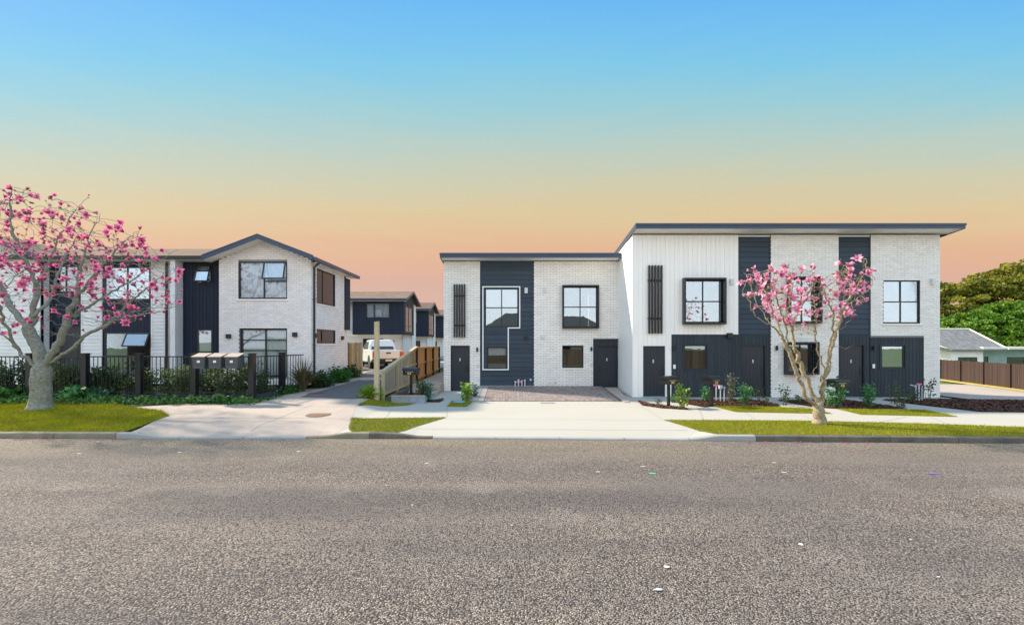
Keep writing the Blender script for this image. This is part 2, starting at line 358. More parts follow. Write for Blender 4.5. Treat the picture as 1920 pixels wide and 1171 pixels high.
def cut(a0, a1, z0, z1, ops):          # intervals of [a0,a1] not covered by openings at this height band
    iv = [(a0, a1)]
    for (b0, b1, c0, c1) in ops:
        if c0 >= z1 - .004 or c1 <= z0 + .004: continue
        nx = []
        for (p, q) in iv:
            if b1 <= p or b0 >= q: nx.append((p, q)); continue
            if b0 > p: nx.append((p, b0))
            if b1 < q: nx.append((b1, q))
        iv = nx
    return [x for x in iv if x[1] - x[0] > .02]
def backing(fr, a0, a1, z0, z1, ops, m, parent, d0=-.14, d1=0.0, name='wall'):
    b = B(); zs = sorted({z0, z1} | {min(max(z, z0), z1) for o in ops for z in o[2:]})
    for p, q in zip(zs[:-1], zs[1:]):
        if q - p < 1e-4: continue
        for (s0, s1) in cut(a0, a1, p, q, ops): fr.box(b, s0, s1, d0, d1, p, q)
    return b.build(name, m, parent)
class Bricks:      # all the bricks of one house: the 300 nearest become parts, the rest one part
    def __init__(s, parent, L, h, m, j=.010): s.P = parent; s.L = L; s.h = h; s.m = m; s.j = j; s.full = []; s.rest = B(); s.me = None
    def wall(s, fr, spans, z0, z1, proud=.012):      # spans(zlo, zhi) -> intervals; a fixed bond origin
        pitch, cz = s.L + s.j, s.h + s.j; n = int(math.ceil((z1 - z0) / cz))
        for c in range(n):
            lo = z0 + c * cz; hi = min(lo + s.h, z1)
            if hi - lo < .02: continue
            off = (c % 2) * pitch / 2
            for (a0, a1) in spans(lo, hi):
                k = math.floor((a0 - off) / pitch)
                while off + k * pitch < a1:
                    p, q = max(off + k*pitch, a0), min(off + k*pitch + s.L, a1); k += 1
                    if q - p < .025: continue
                    d1 = proud + rnd.uniform(-.002, .002)
                    if abs(q - p - s.L) < 1e-4 and abs(hi - lo - s.h) < 1e-4: s.full.append((fr, p, d1, lo))
                    else: fr.box(s.rest, p, q, -.02, d1, lo, hi)
    def done(s):
        camp = Vector((0, 0, H)); s.full.sort(key=lambda t: (t[0].p(t[1], 0, t[3]) - camp).length)
        me = B().box(0, s.L, -.012, .02, 0, s.h).mesh('brick', s.m)
        for (fr, p, d1, lo) in s.full[:300]:
            inst('brick', me, fr.p(p, d1 - .012, lo), s.P, fr.rot())
        for (fr, p, d1, lo) in s.full[300:]: fr.box(s.rest, p, p + s.L, -.02, d1, lo, lo + s.h)
        s.rest.build('brickwork', s.m, s.P, kind='stuff')
def lap(fr, spans, z0, z1, pitch, m, parent, name='weatherboard'):
    n = int(round((z1 - z0) / pitch)); pitch = (z1 - z0) / n
    for c in range(n):
        lo, hi = z0 + c*pitch, z0 + (c+1)*pitch
        for (p, q) in spans(lo + .01, hi - .01):
            b = B(); b.quadbox([fr.p(p, 0, lo), fr.p(q, 0, lo), fr.p(q, .026, lo + .002), fr.p(p, .026, lo + .002), fr.p(p, 0, hi - .004), fr.p(q, 0, hi - .004), fr.p(q, .006, hi - .004), fr.p(p, .006, hi - .004)])
            b.build(name, m, parent)
def vert(fr, a0, a1, z0, z1, ops, pitch, m, parent, gap=.010, t=.018, name='vertical_board'):
    n = max(1, int(round((a1 - a0) / pitch))); pitch = (a1 - a0) / n
    for i in range(n):
        p, q = a0 + i*pitch + gap/2, a0 + (i+1)*pitch - gap/2
        zs = sorted({z0, z1} | {min(max(z, z0), z1) for o in ops for z in o[2:]}); segs = []
        runs = []
        for zl, zh in zip(zs[:-1], zs[1:]):
            if zh - zl < .01: continue
            for (s0, s1) in cut(p, q, zl, zh, ops):
                if s1 - s0 < .02: continue
                if runs and abs(runs[-1][3] - zl) < 1e-6 and abs(runs[-1][0] - s0) < 1e-6 and abs(runs[-1][1] - s1) < 1e-6: runs[-1][3] = zh
                else: runs.append([s0, s1, zl, zh])
        for (s0, s1, zl, zh) in runs: b = B(); fr.box(b, s0, s1, 0, t, zl, zh); b.build(name, m, parent)
def window(fr, rc, parent, cols=(0, .5, 1), rows=(0, .5, 1), fw=.055, rec=.05, gl='glass_coated', curtain=None, sill=None, name='window', blind=None, mull=True, tilt=None, label=None, skip=(), bars=None):
    a0, a1, z0, z1 = rc; b = B(); d0, d1 = -rec - .05, -rec + .012
    fr.box(b, a0, a0+fw, d0, d1, z0, z1); fr.box(b, a1-fw, a1, d0, d1, z0, z1)
    fr.box(b, a0+fw, a1-fw, d0, d1, z0, z0+fw); fr.box(b, a0+fw, a1-fw, d0, d1, z1-fw, z1)
    ca = [a0+fw + c*(a1-a0-2*fw) for c in cols]; cz = [z0+fw + c*(z1-z0-2*fw) for c in rows]; hw = .024
    for c in ca[1:-1]: fr.box(b, c-hw, c+hw, d0+.004, d1-.004, z0+fw, z1-fw)
    for i in range(len(ca)-1):
        l = ca[i] + (hw if i else 0); r = ca[i+1] - (hw if i < len(ca)-2 else 0)
        if bars is not None and i not in bars: continue
        for c in cz[1:-1]: fr.box(b, l, r, d0+.006, d1-.006, c-hw, c+hw)
    wdw = b.build(name, 'frame', parent, label=label)
    for i in range(len(ca)-1):
        for j in range(len(cz)-1):
            if (i, j) in skip: continue
            g = B(); e = .002; tl = rnd.uniform(-.004, .004)
            l, r, lo, hi = ca[i] + e, ca[i+1] - e, cz[j] + e, cz[j+1] - e
            dm = -rec - .02
            g.quadbox([fr.p(l, dm, lo), fr.p(r, dm + tl, lo), fr.p(r, dm + tl + .006, lo), fr.p(l, dm + .006, lo), fr.p(l, dm + tl, hi), fr.p(r, dm + 2*tl, hi), fr.p(r, dm + 2*tl + .006, hi), fr.p(l, dm + tl + .006, hi)])
            g.build('pane', gl, wdw)
    if curtain:
        for (c0, c1) in curtain:
            V, Q = [], []; n = 60; l = a0 + fw + c0*(a1-a0-2*fw); r = a0 + fw + c1*(a1-a0-2*fw)
            for i in range(n+1):
                a = l + (r-l)*i/n; d = -rec - .10 + .022*math.sin(i*1.15) + .012*math.sin(i*.41+1)
                V += [tuple(fr.p(a, d, z0 - .02)), tuple(fr.p(a + .01*math.sin(i), d*1.0, z1))]
            for i in range(n): Q.append((2*i, 2*i+2, 2*i+3, 2*i+1))
            npmesh('curtain', V, Q, 'curtain', wdw, True)
    if blind:
        b = B(); fr.box(b, a0+fw, a1-fw, -rec-.12, -rec-.11, z1 - (z1-z0)*blind, z1-fw); b.build('blind', 'blind', wdw)
    if sill:
        b = B(); fr.box(b, a0-.06, a1+.06, -.02, .05, z0-.075, z0-.012); b.build('sill', sill, wdw)
    return wdw
def surround(fr, rc, parent, t=.06, out=.22):
    a0, a1, z0, z1 = rc; b = B()
    fr.box(b, a0-t, a0, -.02, out, z0-t, z1+t); fr.box(b, a1, a1+t, -.02, out, z0-t, z1+t)
    fr.box(b, a0, a1, -.02, out, z1, z1+t); fr.box(b, a0, a1, -.02, out, z0-t, z0)
    b.build('window_surround', 'frame', parent)
def text_mesh(name, s, size, m):
    cu = bpy.data.curves.new(name, 'FONT'); cu.body = s; cu.size = size; cu.extrude = .004; cu.align_x = 'CENTER'; cu.align_y = 'CENTER'; cu.resolution_u = 2
    o = bpy.data.objects.new('tmp', cu); col.objects.link(o); dg = bpy.context.evaluated_depsgraph_get()
    me = bpy.data.meshes.new_from_object(o.evaluated_get(dg)); bpy.data.objects.remove(o); me.materials.clear(); me.materials.append(M[m]); me.name = name; return me
NUM = text_mesh('house_number', '8', .21, 'number')
for v_ in NUM.vertices: v_.co.x *= .62
def door(fr, rc, parent, handle=1, frame_m='frame', num=True, rec=.05, fw=.045, label=None):
    a0, a1, z0, z1 = rc; b = B()
    n = 6; w_ = (a1-a0-2*fw)/n
    for i in range(n): fr.box(b, a0+fw+i*w_+.003, a0+fw+(i+1)*w_-.003, -rec-.04, -rec, z0+.01, z1-fw-.004)
    fr.box(b, a0+fw, a1-fw, -rec-.05, -rec-.012, z0+.012, z1-fw-.006)
    d = b.build('door', 'door_paint', parent, label=label)
    b = B(); fr.box(b, a0, a0+fw, -.09, .012, z0, z1); fr.box(b, a1-fw, a1, -.09, .012, z0, z1); fr.box(b, a0+fw, a1-fw, -.09, .012, z1-fw, z1); b.build('door_frame', frame_m, d)
    h = a1-fw-.09 if handle > 0 else a0+fw+.09; zc = z0+1.02; b = B()
    fr.box(b, h-.03, h+.03, -rec, -rec+.014, zc-.14, zc+.14); fr.box(b, h-.012, h+.012, -rec+.012, -rec+.06, zc-.012, zc+.012)
    fr.box(b, min(h-handle*.13, h), max(h-handle*.13, h), -rec+.045, -rec+.062, zc-.013, zc+.013)
    b.lathe([(.028, 0), (.028, .03)], fr.p(h, -rec+.03, zc+.2), 10, 'y'); b.build('handle', 'black_metal', d)
    if num: inst('house_number', NUM, fr.p((a0+a1)/2 - .02, -rec+.004, z0+1.47), d, (R(90), 0, 0))
    b = B(); fr.box(b, a0, a1, -.1, .06, z0-.05, z0-.002); b.build('threshold', 'foundation', d)
    return d
def wall_light(fr, a, z, parent):
    b = B(); fr.box(b, a-.035, a+.035, .0, .03, z-.05, z+.05); c = fr.p(a, .075, z-.1); b.lathe([(.04, 0), (.045, .01), (.045, .19), (.04, .2)], c, 10); b.build('wall_light', 'black_metal', parent)
def wbox(fr, a, z, w_, h_, m, parent, name, d=.06, d0=.004):
    b = B(); fr.box(b, a-w_/2, a+w_/2, d0, d, z-h_/2, z+h_/2); fr.box(b, a-w_*.36, a+w_*.36, d, d+.008, z-h_*.1, z+h_*.36); return b.build(name, m, parent)
def slat_screen(fr, a0, a1, z0, z1, parent):
    n = 5
    for i in range(n):
        c = a0 + .035 + (a1-a0-.07)*i/(n-1); b = B(); fr.box(b, c-.033, c+.033, .05, .14, z0, z1); b.build('slat', 'black_metal', parent)
    for q in (.22, .78):
        b = B(); zc = z0+(z1-z0)*q; fr.box(b, a0-.01, a1+.01, .012, .049, zc-.04, zc+.04); b.build('slat_rail', 'black_metal', parent)

# ------------------------------------------------------------------ ground
def sstep(a, b, x): t = max(0., min(1., (x-a)/(b-a))); return t*t*(3-2*t)
def kerb_y(x): return 11.5 - (.036*(x+3) if x > -3 else 0) + (0.012*(-10-x) if x < -10 else 0)
def dip(x):
    f = lambda a, b: sstep(a-.45, a+.45, x) * (1 - sstep(b-.45, b+.45, x))
    return max(f(-9.3, -4.55), f(-2.7, 4.75))
def G(x, y):
    z = .055*max(0, min(13, y-12)) * sstep(-4.3, -5.5, x) if x < -4.2 else 0.
    if x > 18: z -= .65*sstep(17, 27, y)*sstep(18.2, 24, x)
    dy = y - kerb_y(x)
    if dy < 1.0: z -= .095*dip(x)*(1-sstep(.12, 1.0, dy))
    return z
def g(u, v, z0=None):
    z = 0.
    for _ in range(30):
        y = F*(H-z)/(v-V0); x = (u-U0)*y/F; z = .5*z + .5*(G(x, y) if z0 is None else z0)
    return (x, y)
def sheet(name, poly, off, m, step=.6, parent=None, thick=0., **k):
    bm = bmesh.new(); vs_ = [bm.verts.new((x, y, 0)) for x, y in poly]; bm.faces.new(vs_)
    xs = [p[0] for p in poly]; ys = [p[1] for p in poly]
    for ax, lo, hi in ((0, min(xs), max(xs)), (1, min(ys), max(ys))):
        q = math.ceil(lo/step)*step
        while q < hi - 1e-3:
            co = (q, 0, 0) if ax == 0 else (0, q, 0); no = (1, 0, 0) if ax == 0 else (0, 1, 0)
            bmesh.ops.bisect_plane(bm, geom=bm.verts[:]+bm.edges[:]+bm.faces[:], plane_co=co, plane_no=no); q += step
    bmesh.ops.triangulate(bm, faces=bm.faces)
    for v in bm.verts: v.co.z = G(v.co.x, v.co.y) + off
    if thick:
        ed = [e for e in bm.edges if e.is_boundary]; r = bmesh.ops.extrude_edge_only(bm, edges=ed)
        for v in r['geom']:
            if isinstance(v, bmesh.types.BMVert): v.co.z -= thick
    bmesh.ops.recalc_face_normals(bm, faces=bm.faces)
    me = bpy.data.meshes.new(name); bm.to_mesh(me); bm.free(); me.materials.append(M[m])
    if me.polygons[0].normal.z < 0: me.flip_normals()
    o = bpy.data.objects.new(name, me); return put(o, parent, **k)

# terrain: one sheet out to the horizon, stepped down under the carriageway
xs = [-400, -150, -70, -40, -30] + [x*.8 for x in range(-34, 40)] + [36, 45, 60, 90, 160, 400]
dys = [-400, -60, -30, -20, -17.6, -17.5, -4, -.02, .08] + [.3 + .6*i for i in range(45)] + [30, 36, 45, 60, 90, 150, 300, 700]
V = []; 
for dy in dys:
    for x in xs:
        y = (kerb_y(x) if abs(x) < 60 else kerb_y(math.copysign(60, x))) + dy; z = G(x, y) - .05
        if -17.55 < dy < .05: z = -.4
        V.append((x, y, z))
nx = len(xs); Q = [(j*nx+i, j*nx+i+1, (j+1)*nx+i+1, (j+1)*nx+i) for j in range(len(dys)-1) for i in range(nx-1)]
npmesh('ground', V, Q, 'terrain', kind='structure')
kx = [-90, -50] + [-30 + i*.5 for i in range(130)] + [50, 90]
V = []; 
for x in kx:
    for t in (0, .25, .5, .75, 1): V.append((x, -6.0 + (kerb_y(max(-40, min(40, x))) - .01 + 6.0)*t, -.13 + .05*math.sin(math.pi*t)))
npmesh('road', V, [(i*5+j, (i+1)*5+j, (i+1)*5+j+1, i*5+j+1) for i in range(len(kx)-1) for j in range(4)], 'chipseal', None, True, kind='structure')
# kerb in lengths with joints
kroot = thing('kerb', (0, 11.4, 0), 'weathered grey concrete kerb along the far edge of the road', 'kerb')
x = -26.0
while x < 26:
    L_ = 1.6; x1 = x + L_ - .012; V = []; n = 8; dm = dip((x+x1)/2)
    for i in range(n+1):
        q = x + (x1-x)*i/n; y = kerb_y(q); t = G(q, y+.02) + .012 + (rnd.uniform(-.004, .004) if 0 < i < n else 0)
        V += [(q, y-.012, -.2), (q, y-.004, t-.03), (q, y+.03, t), (q, y+.15, t), (q, y+.15, -.2)]
    Q = [(i*5+j, (i+1)*5+j, (i+1)*5+j+1, i*5+j+1) for i in range(n) for j in range(4)]
    npmesh('kerb_stone', V, Q, 'kerb_pale' if dm > .6 or x > 4.0 and x < 6 else 'kerb_left' if x < -5 else 'kerb', kroot)
    x += L_
# concrete footpath, drive crossing and house walks: one slab with tooled joints
ky = lambda x: kerb_y(x) + .15
pl = [(-4.55, ky(-4.55))] + [(x*.5, ky(x*.5)) for x in range(-8, 66)] + [(33, 13.2), (24.5, 16.8), (18.2, 17.2), (18.2, 19.2), (5.0, 19.2), (5.0, 21.7), (-4.5, 21.7), (-4.5, 17.0), g(668, 761), g(655, 800)]
sheet('footpath', pl, 0.0, 'concrete_new', .5, kind='structure')
for (p, q) in ((g(668, 781.5), g(1250, 788)), (g(1016, 760), g(1040, 812)), (g(838, 782), g(838, 758)), (g(1190, 753), g(1245, 788)), (g(1650, 791), g(1700, 781)), (g(1420, 788), g(1395, 772)), (g(900, 812), g(925, 753)), (g(1140, 812), g(1110, 753)), (g(725, 781.5), g(738, 760)), (g(1320, 787.5), g(1310, 766)), (g(1530, 789), g(1500, 775)), (g(1780, 796), g(1745, 781)), (g(780, 803), g(1290, 806))):
    b = B(); p, q = Vector((*p, 0)), Vector((*q, 0)); d = (q-p).normalized(); nrm = Vector((-d.y, d.x, 0))*.006
    b.poly([p-nrm, q-nrm, q+nrm, p+nrm]); 
    for i, v in enumerate(b.v): b.v[i] = (v[0], v[1], G(v[0], v[1]) + .004)
    b.build('expansion_joint', 'mortar', bpy.data.objects['footpath'])
# left drive
dl = [g(240, 812), g(296, 786), g(300, 770), g(250, 763), g(345, 757), g(440, 757), g(548, 737), (-8.5, 20), (-8.1, 23.5), (-8.1, 40), (-5.05, 40), (-5.05, 17.4), g(668, 761), g(655, 800), (-4.55, ky(-4.55)), (-5.5, ky(-5.5)), (-7, ky(-7)), (-8.5, ky(-8.5)), (-9.8, ky(-9.8))]
sheet('driveway', dl, .004, 'concrete_old', .5, kind='structure')
sheet('driveway_asphalt', [g(562, 744), g(660, 748), g(688, 746), (-5.1, 18.0), (-5.1, 21.6), (-7.3, 21.6)], .010, 'drive_asphalt', .5, kind='structure')
sheet('driveway_asphalt', [(-7.9, 22.6), (-5.1, 22.6), (-5.1, 60), (-12, 60), (-12, 30.2), (-7.9, 26)], .010, 'drive_asphalt', 1., kind='structure')
def joint(p, q, par):
    b = B(); p, q = Vector((*p, 0)), Vector((*q, 0)); n = 12
    d = (q-p).normalized(); nn = Vector((-d.y, d.x, 0))*.007
    for i in range(n):
        a, c = p.lerp(q, i/n), p.lerp(q, (i+1)/n); b.poly([(t.x, t.y, G(t.x, t.y)+.009) for t in (a-nn, c-nn, c+nn, a+nn)])
    b.build('expansion_joint', 'mortar', bpy.data.objects[par])
joint(g(470, 808), g(590, 757), 'driveway'); joint(g(330, 783), g(655, 787), 'driveway'); joint(g(440, 764), g(668, 763), 'driveway')
# right-hand drive beyond the terrace
sheet('side_driveway', [(18.6, 17.6), (24.5, 16.9), (42, 15.5), (44, 24), (37, 30.5), (20, 36), (18.6, 36)], .01, 'concrete_old', 1., kind='structure')

# grass: soil sheets plus blades
def inside(p, poly):
    x, y = p; c = False; n = len(poly)
    for i in range(n):
        x0, y0 = poly[i]; x1, y1 = poly[i-1]
        if (y0 > y) != (y1 > y) and x < (x1-x0)*(y-y0)/(y1-y0)+x0: c = not c
    return c
def blades(poly, dens, h, seed, wd=.006, off=.01):
    rs = np.random.default_rng(seed); P = np.array(poly); lo, hi = P.min(0), P.max(0); n = int((hi-lo).prod()*dens)
    q = lo + rs.random((n, 2))*(hi-lo); x, y = q[:, 0], q[:, 1]; c = np.zeros(n, bool)
    for i in range(len(P)):
        x0, y0 = P[i]; x1, y1 = P[i-1]
        with np.errstate(divide='ignore', invalid='ignore'): c ^= ((y0 > y) != (y1 > y)) & (x < (x1-x0)*(y-y0)/(y1-y0)+x0)
    q = q[c] + rs.normal(size=(int(c.sum()), 2)) * .028; n = len(q); z = np.array([G(a, b) for a, b in q]) + off
    ang = rs.random(n)*6.283; hh = h*(.45+rs.random(n)+.9*(rs.random(n) > .93)); lean = (rs.random((n, 2))-.5)*hh[:, None]*1.3
    V = np.zeros((n, 3, 3)); dx, dy = np.cos(ang)*wd, np.sin(ang)*wd
    V[:, 0] = np.c_[q[:, 0]-dx, q[:, 1]-dy, z-.01]; V[:, 1] = np.c_[q[:, 0]+dx, q[:, 1]+dy, z-.01]; V[:, 2] = np.c_[q[:, 0]+lean[:, 0], q[:, 1]+lean[:, 1], z+hh]
    return V.reshape(-1, 3)
def grass(polys, name, label, m, dens, h, seed):
    Vs = []
    for i, p in enumerate(polys):
        sheet('lawn', p, .014, 'grass_soil', .4, thick=.03, kind='structure'); Vs.append(blades(p, dens, h, seed+i))
    V = np.concatenate(Vs); npmesh(name, V, np.arange(len(V)).reshape(-1, 3), m, label=label, cat='grass', kind='stuff')
kedge = lambda x: (x, kerb_y(x)+.17)
left_lawn = [(-26, ky(-26)+.03), (-20, ky(-20)+.03), (-15, ky(-15)+.03), (-11, ky(-11)+.03), (-10.0, ky(-10)+.03), g(300, 785), g(318, 779), g(300, 770), g(230, 762), (-14.3, 16.1), (-26, 16.1)]
lawn_r = [g(1246, 787.5), g(1505, 789), g(1720, 794), g(1920, 801), (17, 13.2), (26, 12.9), (26, kerb_y(26)+.18)] + [(x, kerb_y(x)+.18) for x in (20, 15, 12, 10, 8, 6.2, 5.2)] + [g(1310, 807)]
tri = [g(659, 783), g(836, 782.5), g(768, 804), (-2.95, ky(-2.95)+.03), (-4.1, ky(-4.1)+.03), g(655, 804)]
strip = [g(672, 758), g(700, 745), (-4.75, 17.2), g(745, 752), g(785, 754), g(765, 759.5)]
gA = [g(1336, 761.5), g(1453, 763), g(1517, 765.5), g(1560, 775.5), g(1380, 772)]
gB = [g(1570, 766.5), g(1734, 768.5), g(1795, 781), g(1614, 777)]
gC = [g(848, 751.5), g(886, 753.5), g(874, 762.5), g(839, 762)]
grass([left_lawn], 'lawn_grass', 'yellow green lawn grass around the large magnolia on the left', 'grass_left', 2200, .06, 11)
grass([lawn_r, tri, strip, gA, gB, gC], 'lawn_grass', 'short mown berm grass beside the footpath on the right', 'grass', 2600, .032, 21)
# mulch beds
beds = [[g(1256, 751.5), g(1322, 763.6), g(1336, 761), g(1453, 762.6), g(1463, 760), g(1440, 755), g(1400, 750), g(1330, 750)],
        [g(1196, 752.5), g(1230, 759.5), g(1262, 762.5), g(1296, 768.4), g(1240, 765), g(1205, 760)],
        [g(1458, 750.5), g(1586, 750.5), g(1700, 766.3), g(1568, 766), g(1530, 764)],
        [g(1655, 750), g(1762, 749), (20, 18.0), (27, 17.4), (24, 14.6), g(1840, 772), g(1722, 758.7)],
        [g(797, 753.5), g(833, 748), g(828, 752), g(823, 754)]]
mv, mi = [], np.random.default_rng(5)
for bd in beds:
    sheet('garden_bed', bd, .016, 'soil', .4, thick=.04, kind='structure')
    P = np.array(bd); lo, hi = P.min(0), P.max(0); n = int((hi-lo).prod()*900)
    q = lo + mi.random((n, 2))*(hi-lo)
    for (a, b_) in q:
        if not inside((a, b_), bd): continue
        L_, W_ = mi.uniform(.015, .05), mi.uniform(.008, .018); th = mi.uniform(0, 6.28); z = G(a, b_) + .022 + mi.uniform(0, .035); ti = mi.uniform(-.02, .02)
        c, s = math.cos(th), math.sin(th)
        mv += [(a-c*L_+s*W_, b_-s*L_-c*W_, z), (a+c*L_+s*W_, b_+s*L_-c*W_, z+ti), (a+c*L_-s*W_, b_+s*L_+c*W_, z+ti+.012), (a-c*L_-s*W_, b_-s*L_+c*W_, z+.008)]
npmesh('bark_mulch', mv, np.arange(len(mv)).reshape(-1, 4), 'mulch', label='red brown bark mulch in the garden beds along the terrace', cat='mulch', kind='stuff')
# grass verge by the brown fence, the yellow of sunlight put into its colour
sheet('verge', [(34.9, 37.2), (32.1, 28.7), (28.8, 18.7), (27.9, 18.7), (31.1, 28.7), (33.7, 37.2)], .03, 'sunlit_grass', 1., kind='structure')
#@@PART2
# ------------------------------------------------------------------ low brick townhouse (left half of the terrace)
YA = 21.6; fa = front(YA); XA, ZA = ux(YA), vz(YA)
def ra(u0, u1, v0, v1): return rect(YA, u0, u1, v0, v1)
low = thing('townhouse', (1.0, YA, 0), 'lower two storey white brick townhouse with dark board panel behind the paved pad', 'house')
zt = ZA(489.5); x0, x1, xm0, xm1 = XA(832), XA(1160), XA(900), XA(1001)
dA1 = ra(845, 881, 648, 734.5); dA1 = (dA1[0], dA1[1], .02, dA1[3])
wA1 = ra(909, 972, 540, 613); wA2 = ra(913, 951, 650, 692)
wA3 = ra(1056, 1120, 537, 613.5); wA4 = ra(1054, 1094, 647, 689)
dA2 = ra(1120, 1159, 648, 734); dA2 = (dA2[0], x1 - .01, .02, dA2[3]); pA2 = (XA(1112), x1, -.2, ZA(636))
backing(fa, x0, xm0, -.2, zt, [dA1], 'mortar', low); backing(fa, xm1, x1, -.2, zt, [wA3, wA4, pA2], 'mortar', low)
backing(fa, xm0, xm1, -.2, zt, [wA1, wA2], 'dark_boards', low, -.16, -.03, 'wall_panel')
bk = Bricks(low, .292, .073, 'brick_white', .010)
bk.wall(fa, lambda a, b: cut(x0, xm0, a, b, [dA1]), .02, zt); bk.wall(fa, lambda a, b: cut(xm1, x1, a, b, [wA3, wA4, pA2]), .02, zt); bk.done()
fp = front(YA + .03)
lap(fp, lambda a, b: cut(xm0 + .01, xm1 - .01, a, b, [wA1, wA2]), ZA(721.5), zt, .215, 'dark_boards', low)
b = B(); fa.box(b, x0 - .004, xm0, -.1, .016, -.25, .018); fa.box(b, xm0, xm1, -.1, .0, -.25, ZA(722)); fa.box(b, xm1, x1, -.1, .016, -.25, .018); b.build('foundation', 'foundation', low)
# entry panel at right
fe = front(YA + .10); backing(fe, pA2[0], x1, -.2, pA2[3], [dA2], 'dark_clad', low, -.12, 0, 'entry_panel')
vert(fe, pA2[0] + .01, x1 - .01, .02, pA2[3] - .005, [dA2], .15, 'dark_clad', low)
door(fe, dA2, low, -1)
door(fa, dA1, low, 1)
window(fp, wA1, low, rec=.03, gl='glass_coated', blind=.5)
window(fp, wA2, low, (0, 1), (0, 1), rec=.03, gl='glass_mid', blind=.38)
window(fa, wA3, low, (0, .5, 1), (0, .5, 1), rec=.06); surround(fa, wA3, low, .055, .2)
window(fa, wA4, low, (0, 1), (0, 1), rec=.06, gl='glass_mid', sill='brick_white')
# white trim line framing the two windows
def trim(fr, pts, wd, m, parent):
    b = B(); n = len(pts)
    for i in range(n):
        (a, z), (c, y) = pts[i], pts[(i+1) % n]; h = wd/2
        if abs(a-c) < 1e-6: fr.box(b, a-h, a+h, .0, .06, min(z, y)-h, max(z, y)+h)
        else: fr.box(b, min(a, c)+h, max(a, c)-h, .0, .058, z-h, z+h)
    b.build('trim', m, parent)
trim(fp, [(XA(905.5), ZA(537.5)), (XA(974.5), ZA(537.5)), (XA(974.5), ZA(614.5)), (XA(953), ZA(614.5)), (XA(953), ZA(692.5)), (XA(905.5), ZA(692.5))], .05, 'white_trim', low)
slat_screen(fa, XA(851), XA(873), ZA(632), ZA(533), low)
wall_light(fa, XA(895), ZA(655), low); wall_light(fa, XA(1108.5), ZA(654), low)
wbox(fa, XA(986.5), ZA(544.5), .15, .26, 'pvc', low, 'vent_box'); wbox(fa, XA(1021), ZA(543.5), .15, .26, 'pvc', low, 'vent_box'); wbox(fa, XA(1017.5), ZA(632), .17, .17, 'pvc', low, 'vent_box')
wbox(fa, XA(986.5), ZA(633), .17, .16, 'black_metal', low, 'vent_box'); wbox(fa, XA(896), ZA(687), .09, .16, 'pvc', low, 'meter_plate', .03); wbox(fa, XA(1108.5), ZA(683), .09, .16, 'pvc', low, 'meter_plate', .03)
# taps and pipe stubs by the wall
for u, hh in ((966, .22), (972, .30), (978.5, .25), (984, .28)):
    b = B(); c = fa.p(XA(u), .1, .22); b.lathe([(.028, 0), (.028, hh), (.045, hh), (.045, hh+.05), (.0, hh+.06)], c, 8); b.build('pipe_stub', 'pvc', low)
b = B(); fa.box(b, XA(967), XA(977), .08, .1, ZA(717), ZA(713.5)); b.build('pink_marker', 'pink_tag', low)
b = B(); b.lathe([(.05, 0), (.05, .03)], fa.p(XA(995), 0.02, ZA(711.5)), 10, 'y'); b.build('pipe_stub', 'pvc', low)
for u in (1030, 1041):
    b = B(); b.lathe([(.035, 0), (.035, .06)], fa.p(XA(u), .07, ZA(717)), 8, 'y'); b.build('tap', 'pink_tag' if u == 1041 else 'pvc', low)
# shell and roof
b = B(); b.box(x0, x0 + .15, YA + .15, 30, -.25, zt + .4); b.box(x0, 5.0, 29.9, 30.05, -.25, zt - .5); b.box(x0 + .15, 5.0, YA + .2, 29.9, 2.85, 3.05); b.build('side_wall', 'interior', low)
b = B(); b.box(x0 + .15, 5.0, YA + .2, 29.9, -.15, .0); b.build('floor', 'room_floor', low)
def mono_roof(par, xl, xr, yf, yb, zf, zb, ft, wall_y, m='fascia'):
    zw = zf + (zb - zf) * (wall_y - yf) / (yb - yf)
    b = B(); b.quadbox([(xl, yf, zf + .05), (xr, yf, zf + .05), (xr, yb, zb + .05), (xl, yb, zb + .05), (xl, yf, zf + ft - .01), (xr, yf, zf + ft - .01), (xr, yb, zb + ft - .01), (xl, yb, zb + ft - .01)])
    rf = b.build('roof', 'grey_roof', par)
    b = B(); b.box(xl - .02, xr + .02, yf - .03, yf - .002, zf, zf + ft * .58); b.box(xl - .035, xr + .035, yf - .06, yf - .002, zf + ft * .58 + .004, zf + ft)
    b.build('fascia', m, rf)
    for xx_ in (xl - .025, xr + .002):
        b = B(); b.quadbox([(xx_, yf, zf), (xx_ + .023, yf, zf), (xx_ + .023, yb, zb), (xx_, yb, zb), (xx_, yf, zf + ft), (xx_ + .023, yf, zf + ft), (xx_ + .023, yb, zb + ft), (xx_, yb, zb + ft)]); b.build('barge', m, rf)
    b = B(); b.quadbox([(xl, yf, zf + .02), (xr, yf, zf + .02), (xr, wall_y + .1, zw + .02), (xl, wall_y + .1, zw + .02), (xl, yf, zf + .045), (xr, yf, zf + .045), (xr, wall_y + .1, zw + .045), (xl, wall_y + .1, zw + .045)])
    b.build('soffit', 'soffit', rf)
    for i in range(1, int((xr - xl) / 2.4)):
        c = xl + i * 2.4; b = B(); b.quadbox([(c - .006, yf, zf + .017), (c + .006, yf, zf + .017), (c + .006, wall_y, zw + .017), (c - .006, wall_y, zw + .017), (c - .006, yf, zf + .02), (c + .006, yf, zf + .02), (c + .006, wall_y, zw + .02), (c - .006, wall_y, zw + .02)]); b.build('soffit_joint', 'pvc', rf)
    return rf
mono_roof(low, -3.31, 5.0, 21.02, 30.3, 6.215, 5.5, .225, YA)

